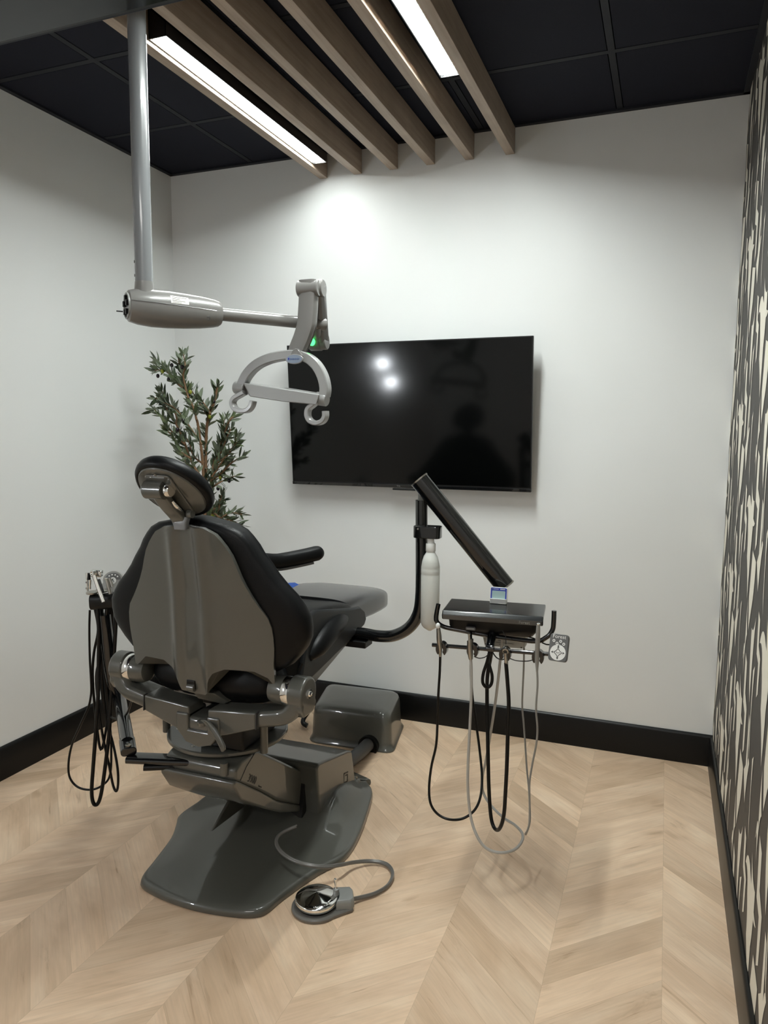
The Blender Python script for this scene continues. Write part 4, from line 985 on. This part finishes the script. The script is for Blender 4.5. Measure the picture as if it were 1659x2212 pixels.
# holder bar and clamps
yb = 2.215
b0, b1 = at(934, 1393, y=yb), at(1200, 1414, y=yb)
b1z = Vector((b1.x, yb-.02, b1.z)); 
bm = B(); tube(bm, [b0, b1], .0065, 16); hbk = obj('holder_bar', bm, M['black'], t)
c = at(1060, 1400, y=yb); bm = B(); lathe(bm, c, b1-b0, [(0, -.012), (.011, -.012), (.012, -.009), (.012, .009), (.011, .012), (0, .012)], 18)
tube(bm, [at(1064, 1368, y=2.27), at(1058, 1398, y=yb+.01)], .014, 16); obj('bar_hanger', bm, M['black'], t); bm = B(); tube(bm, [at(1017, 1362, y=2.26), at(1018, 1400, y=yb)], .004, 10); obj('bar_rod', bm, M['black'], t)
dbar = (b1-b0).normalized()
def holder(px, py, face):
    bm = B(); c = at(px, py, y=yb-.008)
    pts = []
    for k in range(22):
        a = math.radians(-55+290*k/21); pts.append(c+Vector((math.cos(a)*.0185, 0, math.sin(a)*.0235-.004)))
    pi_ = []
    for k in range(22):
        a = math.radians(235-290*k/21); pi_.append(c+Vector((math.cos(a)*.0060, 0, math.sin(a)*.0075-.006)))
    prism(bm, [p+Vector((0, .012, 0)) for p in pts+pi_], (0, -.024, 0))
    return obj('instrument_holder', bm, M['black'], hbk, bevel=.003)
for a, b in ((955, 1398), (1022, 1402), (1092, 1410), (1163, 1416)): holder(a, b, 1)
bm = B()
tube(bm, [at(1062, 1405, y=yb), at(1050, 1418, y=yb), at(1036, 1422, y=yb), at(1024, 1418, y=yb)], .0016, 6, sm=5)
tube(bm, [at(1062, 1405, y=yb), at(1072, 1420, y=yb), at(1084, 1425, y=yb), at(1092, 1422, y=yb)], .002, 6, sm=5)
tube(bm, [at(1096, 1420, y=yb), at(1115, 1427, y=yb), at(1140, 1428, y=yb), at(1155, 1424, y=yb)], .0016, 6, sm=5)
tube(bm, [at(1085, 1362, y=2.23), at(1092, 1375, y=2.225), at(1093, 1392, y=2.22)], .0012, 6, sm=5)
obj('holder_tubing', bm, M['rubber'], hbk)
# grey control box under the tray
cbx = (at(1046, 1365, y=2.36)+at(1136, 1400, y=2.36))/2
bm = B(); xw = (at(1136, 1390, y=2.36)-at(1046, 1390, y=2.36)).length
prism(bm, [at(1041, 1366, y=2.36), at(1136, 1376, y=2.36), at(1132, 1402, y=2.36), at(1047, 1395, y=2.36)], (0, .05, 0)); cb_ = obj('control_box', bm, M['boxgrey'], t, bevel=.002); cb_['label'] = 'light grey printed control box'
for (a, b) in ((1049, 1391), (1126, 1399)):
    bm = B(); lathe(bm, at(a, b, y=2.3595), (0, -1, 0), [(.0025, -.001), (.0025, .0006), (0, .0006)], 10); obj('screw', bm, M['ink'], cb_)
for k, (a, b, w) in enumerate(((1080, 1380, 16), (1082, 1384, 12), (1080, 1388, 18), (1083, 1392, 10), (1102, 1383, 4), (1108, 1384, 4), (1098, 1390, 22))):
    bm = B(); q = at(a, b, y=2.3595); box(bm, q, (w*.0016, .0006, .0012)); obj('printed_line', bm, M['ink'], cb_)
text('box_lettering', 'BLX7', at(1086, 1373, y=2.359), (0, -1, 0), .012, M['ink'], cb_)
# control pad
t2 = thing('control_pad', at(1206, 1428, y=2.19), 'small grey touch pad with white buttons clipped at the bar end', 'control pad')
pc = at(1206, 1399, y=2.19); pn = Vector((-.1, -1, .35)).normalized(); pxv, pyv, pn = basis(pn, (0, 0, 1)); tl_ = math.radians(-2)
pw, phh = (at(1227, 1400, y=2.19)-at(1186, 1400, y=2.19)).length, (at(1206, 1371, y=2.19)-at(1206, 1428, y=2.19)).length
def Pd(u, v, w=0): return pc+pxv*u*pw+pyv*v*phh+pn*w
bm = B(); prism(bm, [Pd(a/1, b/1, -.018) for a, b in [(x/1, y/1) for x, y in rrect(1, 1, .14)]], pn*.018); pad = obj('pad_body', bm, M['grey'], t2, bevel=.002)
text('maker_lettering', 'Forest', Pd(.0, .40, .0003), pn, .0155, M['inkw'], pad, upv=pyv)
bm = B(); prism(bm, [Pd(.42*math.cos(a), -.18+.29*math.sin(a), .0003) for a in [2*PI*k/32 for k in range(32)]], pn*.0004)
for u, v in ((-.27, .24), (-.09, .15), (.09, .24), (.27, .15), (0, .07)):
    prism(bm, [Pd(u+.075*math.cos(a), v+.055*math.sin(a), .0003) for a in [2*PI*k/14 for k in range(14)]], pn*.0004)
obj('button_print', bm, M['inkw'], pad)
bm = B()
for a in range(4):
    an = a*PI/2; u, v = .30*math.cos(an), -.18+.21*math.sin(an)
    tri = [(1, 0), (-.7, .9), (-.7, -.9)]
    prism(bm, [Pd(u+.06*(p*math.cos(an)-q*math.sin(an)), v+.05*(p*math.sin(an)+q*math.cos(an)), .0008) for p, q in tri], pn*.0003)
    # diamond sides
    an2 = an+PI/2; p0 = (.22*math.cos(an), -.18+.155*math.sin(an)); p1 = (.22*math.cos(an2), -.18+.155*math.sin(an2))
    tube(bm, [Pd(*p0, .0009), Pd((p0[0]+p1[0])*.42, -.18+(p0[1]+p1[1]+.36)*.42, .0009), Pd(*p1, .0009)], .0009, 5)
tube(bm, [Pd(-.10, -.16, .0009), Pd(-.03, -.19, .0009), Pd(.04, -.19, .0009), Pd(.11, -.17, .0009)], .0007, 5)
for u, v in ((-.27, .24), (-.09, .15), (.09, .24), (.27, .15), (0, .07)):
    prism(bm, [Pd(u+.03*math.cos(a), v+.022*math.sin(a), .0008) for a in [2*PI*k/10 for k in range(10)]], pn*.0003)
obj('button_symbol', bm, M['ink'], pad)
bm = B(); tube(bm, [Pd(-.35, .1, -.012), at(1180, 1392, y=2.22), at(1165, 1385, y=2.25), at(1150, 1378, y=2.28), at(1120, 1371, y=2.30)], .0022, 8, sm=5); obj('pad_cable', bm, M['rubber'], t2)

# display on the tray
dc = at(1077, 1292, y=2.33); 
t3 = thing('display_unit', T(.012, .10, TZ+.012), 'small white and blue electronic display standing on the tray', 'display')
dn = Vector((.05, -1, .18)).normalized(); dx, dyv, dn = basis(dn)
base_ = at(1076, 1305, z=TZ+.012)
def Dp(u, v, w=0): return base_+dx*u+dyv*v+dn*w
bm = B(); prism(bm, [Dp(u, v+.0285, -.010) for u, v in rrect(.058, .055, .005)], dn*.010); prism(bm, [Dp(-.027, .001, -.012), Dp(.027, .001, -.012), Dp(.027, .018, -.004), Dp(-.027, .018, -.004)], dn*.014); db = obj('display_case', bm, M['white'], t3, bevel=.0015)
bm = B(); prism(bm, [Dp(u, v+.034, .0) for u, v in rrect(.053, .040, .003)], dn*.0006); obj('blue_face', bm, M['blue'], db)
bm = B(); prism(bm, [Dp(u, v+.031, .0006) for u, v in rrect(.044, .026, .002)], dn*.0005); obj('lcd_window', bm, M['lcd'], db)
bm = B()
for k in range(5): box(bm, Dp(-.016+.0035*k, .0495, .0009), (.0024, .0006, .0018))
for k in range(6): box(bm, Dp(.006+.0028*k, .0495, .0009), (.0022, .0006, .003))
obj('face_lettering', bm, M['inkw'], db)
bm = B(); lathe(bm, Dp(-.021, .0495, .0006), dn, [(.0015, 0), (.0015, .0006), (0, .0006)], 10); obj('face_dot', bm, M['olive_g'], db)
bm = B(); slab(bm, Dp(.012, .006, .0028), dn, .024, .009, .0005, .002); obj('lower_label', bm, M['sticker'], db)

# ---- instruments with hoses (each hangs in its holder)
IY = yb-.022
def hose(t_, pts, r, m_, name='hose', yy=None):
    bm = B(); tube(bm, [at(a, b, y=IY+dy) for a, b, dy in pts], r, 12, sm=7); return obj(name, bm, m_, t_, smooth=70)
# 1 left: handpiece with white tip, black hose looping to the unit
t4 = thing('handpiece', at(950, 1415, y=IY), 'steel handpiece with white head and black hose, leftmost in the holders', 'dental handpiece', 'handpieces hanging from the holder bar')
ax = [at(946, 1350, y=IY), at(948, 1368, y=IY), at(949, 1385, y=IY), at(951, 1400, y=IY), at(951, 1418, y=IY)]
bm = B(); tube(bm, ax, [.0052, .0075, .0085, .0062, .0045], 18, sm=4); obj('grip', bm, M['steel'], t4)
bm = B(); ball(bm, at(946, 1352, y=IY-.001), .0088, sc=(.85, 1, 1.1)); obj('head', bm, M['white'], t4)
hose(t4, [(951, 1416, 0), (950, 1450, 0), (947, 1500, 0), (945, 1560, .01), (942, 1610, .01), (932, 1655, .01), (927, 1700, .01), (930, 1735, 0), (945, 1758, 0), (970, 1770, 0), (1000, 1768, .02), (1025, 1750, .04), (1038, 1720, .07), (1041, 1675, .1), (1036, 1620, .12), (1028, 1560, .12), (1020, 1500, .12), (1017, 1440, .11), (1020, 1380, .1)], .0042, M['rubber'])
# 2: air motor, light grey hose
t5 = thing('handpiece', at(1017, 1420, y=IY), 'bronze steel coupling with light grey hose, second from the left in the holders', 'dental handpiece', 'handpieces hanging from the holder bar')
ax = [at(1014, 1382, y=IY), at(1015, 1386, y=IY), at(1015, 1400, y=IY), at(1016, 1412, y=IY), at(1017, 1424, y=IY)]
bm = B(); tube(bm, ax, [.0088, .0092, .0092, .0088, .0065], 20, sm=3); obj('grip', bm, M['steel'], t5)
bm = B(); tube(bm, [at(1013.5, 1371, y=IY), at(1014, 1384, y=IY)], .0035, 12); tube(bm, [at(1013.3, 1369, y=IY), at(1013.4, 1372, y=IY)], .0042, 12); obj('drive_pin', bm, M['steel'], t5)
hose(t5, [(1017, 1422, 0), (1018, 1450, 0), (1018, 1500, 0), (1015, 1570, 0), (1011, 1650, 0), (1011, 1710, 0), (1017, 1765, -.0), (1030, 1805, -.01), (1050, 1832, -.01), (1080, 1842, 0), (1110, 1836, .04), (1127, 1818, .08), (1128, 1800, .12), (1112, 1782, .16), (1090, 1768, .2), (1065, 1745, .24), (1045, 1715, .28), (1042, 1680, .28), (1050, 1640, .25), (1062, 1570, .22), (1071, 1510, .2), (1078, 1450, .16), (1083, 1400, .14), (1086, 1372, .12)], .0046, M['ghose'])
# 3: black hose coupling
t6 = thing('handpiece', at(1093, 1425, y=IY), 'short empty steel coupling with thick black hose, under the middle of the tray', 'dental handpiece', 'handpieces hanging from the holder bar')
bm = B(); lathe(bm, at(1092, 1407, y=IY), (0, -1, -.3), [(.005, -.016), (.0095, -.012), (.0095, .002), (.0065, .003), (.006, -.004), (0, -.004)], 22); tube(bm, [at(1092, 1410, y=IY), at(1093, 1423, y=IY), at(1094, 1434, y=IY)], [.0065, .0060, .0055], 16); obj('coupling', bm, M['steel'], t6)
hose(t6, [(1093, 1432, 0), (1096, 1470, 0), (1099, 1520, 0), (1097, 1580, 0), (1095, 1650, 0), (1092, 1710, .0), (1089, 1755, .0), (1083, 1782, .01), (1075, 1793, .03), (1066, 1785, .05), (1060, 1760, .06), (1056, 1700, .07), (1054, 1620, .08), (1053, 1560, .09), (1052, 1500, .1), (1053, 1460, .1), (1058, 1430, .09), (1062, 1408, .07)], .0062, M['rubber'])
# coil of black tubing behind the bar hanger
bm = B(); tube(bm, [at(a, b, y=IY+.05+c_) for a, b, c_ in ((1058, 1405, 0), (1052, 1430, 0), (1044, 1455, 0), (1043, 1475, 0), (1052, 1485, .005), (1061, 1478, .01), (1063, 1460, .01), (1058, 1440, .012), (1054, 1425, .015), (1060, 1405, .02))], .0052, 12, sm=6)
obj('tubing_coil', bm, M['rubber'], t)
# 4: scaler / syringe with grey cable
t7 = thing('scaler_handpiece', at(1161, 1450, y=IY), 'slim grey scaler handpiece with thin grey cable, rightmost in the holders', 'dental handpiece')
ax = [at(1163, 1349, y=IY-.012), at(1162, 1370, y=IY-.01), at(1161, 1400, y=IY-.005), at(1160, 1425, y=IY), at(1160, 1437, y=IY), at(1160, 1452, y=IY)]
bm = B(); tube(bm, ax, [.0052, .0068, .0072, .0066, .005, .003], 18, sm=4); g4 = obj('grip', bm, M['grey'], t7)
g4.data.materials[0] = M['mhose']
bm = B(); lathe(bm, at(1163, 1349, y=IY-.012), (0, -.2, 1), [(.0050, 0), (.0055, .001), (.0050, .003), (.003, .003), (.003, .001), (0, .001)], 16); obj('tip_collar', bm, M['chrome'], g4)
hose(t7, [(1160, 1448, 0), (1161, 1480, 0), (1158, 1530, 0), (1161, 1575, .01), (1158, 1610, .02), (1150, 1650, .03), (1144, 1690, .03), (1144, 1730, .03), (1145, 1770, .03), (1140, 1792, .03), (1135, 1801, .05), (1137, 1800, .09), (1143, 1780, .13), (1144, 1740, .15), (1142, 1700, .16), (1138, 1660, .17), (1134, 1600, .18), (1131, 1560, .18), (1128, 1520, .18), (1131, 1450, .17), (1132, 1400, .15)], .0031, M['mhose'])

# ================================================================== ASSISTANT ARM
t = thing('assistant_arm', (-1.92, 2.1, .42), 'jointed black assistant arm left of the chair carrying the suction holder', 'assistant arm')
z1 = .425; p0, p1 = at(425, 1643, z=z1), at(278, 1637, z=z1)
bm = B(); sweep(bm, [p0+(p0-p1)*.1, p1], rrect(.055, .022, .010), (0, 0, 1)); obj('flat_arm', bm, M['black'], t, smooth=50)
bm = B(); sweep(bm, [p0+Vector((.03, .03, -.020)), p0-Vector((.05, 0, .024)), p1-Vector((-.06, 0, .020))], rrect(.035, .018, .008), (0, 0, 1)); obj('under_arm_cover', bm, M['blackp'], t, smooth=50)
bm = B(); lathe(bm, at(410, 1647, z=.405), (0, 0, 1), [(0, -.016), (.006, -.016), (.006, -.010), (.016, -.004), (.016, .004), (0, .004)], 18); obj('arm_bolt', bm, M['steel'], t)
kx, ky = p1.x, p1.y
p2 = Vector((-1.90, 2.15, .46)); dk = (p2-p1).normalized()
bm = B(); sweep(bm, [p1-dk*.015+Vector((0, 0, .026)), p1+dk*.065+Vector((0, 0, .030))], rrect(.050, .030, .012), (0, 0, 1)); kb = obj('knuckle', bm, M['black'], t, bevel=.004)
bm = B(); lathe(bm, p1+Vector((0, 0, .042)), (0, 0, 1), [(0, 0), (.010, 0), (.010, .003), (.006, .004), (.006, .002), (0, .002)], 18); obj('knuckle_screw', bm, M['steel'], kb)
bm = B(); tube(bm, [p1+dk*.04+Vector((0, 0, .03)), p1+dk*.2+Vector((0, 0, .032)), p2+Vector((0, 0, .01)), p2+Vector((-.02, -.01, .07)), Vector((-1.925, 2.13, .62)), Vector((-1.93, 2.12, .80))], .023, 18, sm=5); obj('rising_tube', bm, M['black'], t)
hy = 2.10
bm = B()
c_ = at(212, 1300, y=hy)
sweep(bm, [at(197, 1300, y=hy), at(215, 1300, y=hy+.01), at(250, 1296, y=hy+.03)], rrect(.042, .060, .020), (0, 0, 1)); hdn = obj('holder_block', bm, M['blackp'], t, bevel=.002)
bm = B(); q = at(199, 1279, y=hy); lathe(bm, q, (0, -.1, 1), [(0, -.004), (.022, -.004), (.022, .001), (.018, .002), (0, .002)], 24)
q = at(222, 1276, y=hy+.02); lathe(bm, q, (0, -.1, 1), [(0, -.004), (.018, -.004), (.018, .001), (.014, .002), (0, .002)], 24); obj('holder_plate', bm, M['steel'], hdn)
# small keypad fan-shaped behind
kc = at(244, 1252, y=hy+.10); bm = B(); kn = Vector((.35, -1, .35)).normalized(); kx_, ky_, kn = basis(kn)
prism(bm, [kc+kx_*a+ky_*b for a, b in [(.040*math.cos(t_), .034*math.sin(t_)) for t_ in [math.radians(-20+220*k/18) for k in range(19)]]+[(-.07, -.045), (.02, -.05)]], -kn*.012); kp = obj('keypad', bm, M['mhose'], t, bevel=.004)
bm = B(); prism(bm, [kc+kn*.0005+kx_*a+ky_*b for a, b in [(.031*math.cos(t_), .026*math.sin(t_)) for t_ in [math.radians(0+180*k/18) for k in range(19)]]], kn*.0005); obj('keypad_face', bm, M['grey'], kp)
bm = B(); prism(bm, [kc+kn*.001+kx_*a+ky_*(b-.004) for a, b in [(.013*math.cos(t_), .013*math.sin(t_)) for t_ in [2*PI*k/20 for k in range(20)]]], kn*.0006)
for a in (-50, -20, 12, 44):
    an = math.radians(90+a); prism(bm, [kc+kn*.001+kx_*(a2+.022*math.cos(an))+ky_*(b2+.019*math.sin(an)) for a2, b2 in [(.003*math.cos(t_), .003*math.sin(t_)) for t_ in [2*PI*k/10 for k in range(10)]]], kn*.0005)
obj('keypad_button', bm, M['inkw'], kp)
bm = B()
for a, b, c2, d2 in ((-.006, -.006, .0, .004), (0, .004, .006, -.006), (-.006, .002, .002, .008)): tube(bm, [kc+kn*.0018+kx_*a+ky_*(b-.004), kc+kn*.0018+kx_*c2+ky_*(d2-.004)], .0012, 5)
obj('keypad_symbol', bm, M['ink'], kp)

def inst(name, label, cat, base, pts_grip, build, hosepts, hr_, grp=None):
    tt = thing(name, base, label, cat, grp); build(tt)
    bm = B(); tube(bm, [at(a, b, y=hy+dy) for a, b, dy in hosepts], hr_, 12, sm=7); obj('hose', bm, M['rubber'], tt, smooth=70)
def b1_(tt):
    bm = B(); tube(bm, [at(189, 1237, y=hy), at(190, 1250, y=hy)], .0085, 16); tube(bm, [at(188, 1250, y=hy+.005), at(189, 1276, y=hy+.005)], .0048, 12); tube(bm, [at(195, 1252, y=hy), at(194, 1272, y=hy)], .0045, 12); o1 = obj('valve_body', bm, M['chrome'], tt)
    bm = B(); tube(bm, [at(192, 1238, y=hy-.008), at(192, 1244, y=hy-.008), at(192, 1252, y=hy-.008)], [.005, .0052, .007], 14); obj('black_lever', bm, M['blackp'], o1)
    bm = B(); lathe(bm, at(187, 1258, y=hy), (-1, 0, 0), [(.004, 0), (.004, .003), (0, .003)], 12); lathe(bm, at(187, 1271, y=hy), (-1, 0, 0), [(.004, 0), (.004, .003), (0, .003)], 12); obj('valve_stud', bm, M['chrome'], o1)
def b2_(tt):
    bm = B(); c = at(209, 1238, y=hy+.015); box(bm, c, (.040, .030, .026), Euler((0, .1, .5)).to_matrix()); o1 = obj('valve_body', bm, M['chrome'], tt, bevel=.005)
    bm = B(); tube(bm, [at(203, 1243, y=hy-.012), at(213, 1272, y=hy-.02), at(224, 1301, y=hy-.028)], .0072, 16); obj('suction_tube', bm, M['steel'], tt)
    bm = B(); tube(bm, [at(213, 1252, y=hy+.01), at(222, 1280, y=hy)], .006, 12); obj('lever_link', bm, M['blackp'], tt)
    bm = B(); lathe(bm, at(200, 1238, y=hy-.012), (-.2, -1, 0), [(.011, -.01), (.011, .004), (.006, .005), (.006, .002), (0, .002)], 20); obj('pivot_cap', bm, M['chrome'], o1)
def b3_(tt):
    bm = B(); tube(bm, [at(230, 1250, y=hy+.0), at(235, 1268, y=hy), at(239, 1283, y=hy)], .0065, 16); tube(bm, [at(236, 1249, y=hy+.01), at(243, 1268, y=hy+.01)], .0065, 16); obj('syringe_body', bm, M['steel'], tt)
    bm = B(); lathe(bm, at(229, 1250, y=hy), (-.1, 0, 1), [(.0062, 0), (.0066, .002), (0, .003)], 16); obj('syringe_cap', bm, M['chrome'], tt)
inst('saliva_ejector_valve', 'small chrome suction valve with black lever, leftmost on the assistant holder', 'suction handle', at(190, 1276, y=hy), None, b1_,
     [(194, 1318, 0), (193, 1360, 0), (194, 1420, 0), (197, 1480, 0), (196, 1505, 0), (190, 1530, 0), (172, 1570, -.01), (155, 1610, -.01), (148, 1650, -.02), (151, 1680, -.02), (168, 1700, -.01), (195, 1706, 0), (220, 1697, .02), (238, 1672, .04), (240, 1600, .06), (235, 1540, .05)], .0042)
inst('suction_handpiece', 'chrome suction handpiece with angled steel tube, in the middle of the assistant holder', 'suction handle', at(209, 1270, y=hy+.015), None, b2_,
     [(211, 1310, 0), (214, 1360, 0), (213, 1420, 0), (212, 1500, -.01), (207, 1580, -.02), (201, 1660, -.02), (198, 1710, -.02), (202, 1735, -.02), (211, 1736, -.01), (219, 1712, 0), (228, 1650, .01), (236, 1580, .02), (240, 1500, .03), (246, 1420, .03), (250, 1350, .03), (250, 1310, .03)], .0072)
inst('air_water_syringe', 'twin steel syringe handles tucked against the black backrest edge', 'dental syringe', at(236, 1282, y=hy), None, b3_,
     [(236, 1300, .02), (228, 1360, .02), (216, 1420, .02), (208, 1460, .03), (212, 1520, .03), (222, 1590, .03), (235, 1650, .03), (244, 1695, .03), (251, 1709, .03), (255, 1695, .03), (254, 1660, .03), (245, 1610, .04), (232, 1560, .05), (225, 1500, .05)], .0048)
bm = B()
tube(bm, [at(205, 1315, y=hy+.01), at(212, 1360, y=hy+.015), at(203, 1410, y=hy+.02), at(200, 1460, y=hy+.02), at(206, 1540, y=hy+.03), at(218, 1620, y=hy+.03), at(232, 1560, y=hy+.05)], .005, 10, sm=6)
tube(bm, [at(232, 1310, y=hy+.02), at(226, 1400, y=hy+.02), at(230, 1480, y=hy+.03), at(238, 1560, y=hy+.03)], .009, 12, sm=6)
tube(bm, [at(218, 1310, y=hy+.04), at(220, 1400, y=hy+.04), at(222, 1480, y=hy+.04), at(228, 1540, y=hy+.04)], .010, 12, sm=6)
tube(bm, [at(240, 1308, y=hy+.04), at(240, 1380, y=hy+.05), at(232, 1460, y=hy+.05), at(234, 1540, y=hy+.05)], .009, 12, sm=6)
tube(bm, [at(234, 1540, y=hy+.04), at(243, 1551, y=2.1), at(262, 1552, y=2.0), at(276, 1538, y=1.95), at(286, 1510, y=1.9), at(300, 1492, y=1.87), at(330, 1490, y=1.86), at(352, 1502, y=1.88)], .0038, 10, sm=6)
obj('hose_bundle', bm, M['rubber'], t)

# ================================================================== FOOT CONTROL
fc = at(684, 1962, z=0.0); fz = 0
t = thing('foot_control', (fc.x, fc.y, 0), 'round chrome foot pedal with toggle switch and grey hose on the floor', 'foot pedal')
pc_ = at(735, 1958, z=0.0); hd_ = (pc_-fc).normalized(); hs_ = Vector((-hd_.y, hd_.x, 0))
R1 = .078
pts = [fc+Vector((math.cos(a), math.sin(a), 0))*R1 for a in [math.atan2(hd_.y, hd_.x)+math.radians(50+260*k/30) for k in range(31)]]
pts += [fc+hd_*.112-hs_*.034, fc+hd_*.112+hs_*.034]
bm = B(); ctr = fc+hd_*.01
loft(bm, [[ctr+(p-ctr)*s_+Vector((0, 0, z)) for p in pts] for s_, z in ((.97, .001), (1.0, .004), (1.0, .010), (.95, .014), (.5, .014))]); fb = obj('base_plate', bm, M['dhose'], t)
bm = B(); lathe(bm, fc+Vector((0, 0, .016)), (0, 0, 1), [(.050, 0), (.060, .002), (.066, .010), (.067, .018), (.0665, .022), (.064, .024), (.045, .029), (.02, .034), (.004, .038), (0, .0385)], 48); obj('chrome_disc', bm, M['chrome'], t, smooth=60)
bm = B(); lathe(bm, fc+Vector((0, 0, .012)), (0, 0, 1), [(.058, 0), (.058, .008), (0, .008)], 40); obj('disc_skirt', bm, M['blackp'], t)
hp = []
for k in range(13):
    a = math.atan2(hd_.y, hd_.x)+math.radians(-34+68*k/12); hp.append(fc+Vector((math.cos(a), math.sin(a), 0))*.070)
hp += [fc+hd_*.108+hs_*.036, fc+hd_*.116+hs_*.020, fc+hd_*.116-hs_*.024, fc+hd_*.106-hs_*.036]
hc_ = fc+hd_*.088
bm = B(); loft(bm, [[hc_+(p-hc_)*s_+Vector((0, 0, z)) for p in hp] for s_, z in ((1.0, .012), (1.0, .034), (.90, .042), (.86, .043))]); fh = obj('switch_housing', bm, M['silver'], t, bevel=.002)
sw = at(726, 1930, z=.045); bm = B(); lathe(bm, sw-Vector((0, 0, .004)), (0, 0, 1), [(.009, 0), (.009, .012), (.0095, .013), (.0095, .020), (.006, .022), (0, .022)], 24); ts = obj('toggle_collar', bm, M['silver'], fh)
bm = B(); tube(bm, [sw+Vector((0, 0, .016)), sw+Vector((-.001, 0, .024)), sw+Vector((-.003, .001, .044)), sw+Vector((-.003, .001, .048))], [.006, .0028, .0048, .003], 14, sm=3); obj('toggle', bm, M['chrome'], ts)
bm = B(); hpz = [(748, 1945, .022), (775, 1940, .012), (810, 1930, .010), (838, 1912, .010), (848, 1890, .010), (840, 1872, .010), (820, 1863, .012), (790, 1861, .016), (760, 1864, .028), (735, 1869, .050)]
pp = [at(a, b, z=z) for a, b, z in hpz]
bx = lambda a, b, z: at(a, b, z=z)
pp += [at(700, 1873, z=.060), at(660, 1868, z=.070), at(625, 1855, z=.075), at(602, 1835, z=.085), at(597, 1815, z=.10), at(608, 1800, z=.11), at(640, 1785, z=.125)]
tube(bm, pp, .0058, 12, sm=7); obj('hose', bm, M['dhose'], t, smooth=70)
bm = B(); tube(bm, [p+Vector((.002, .002, .0045)) for p in pp], .0032, 8, sm=7); obj('air_line', bm, M['dhose'], t, smooth=70)
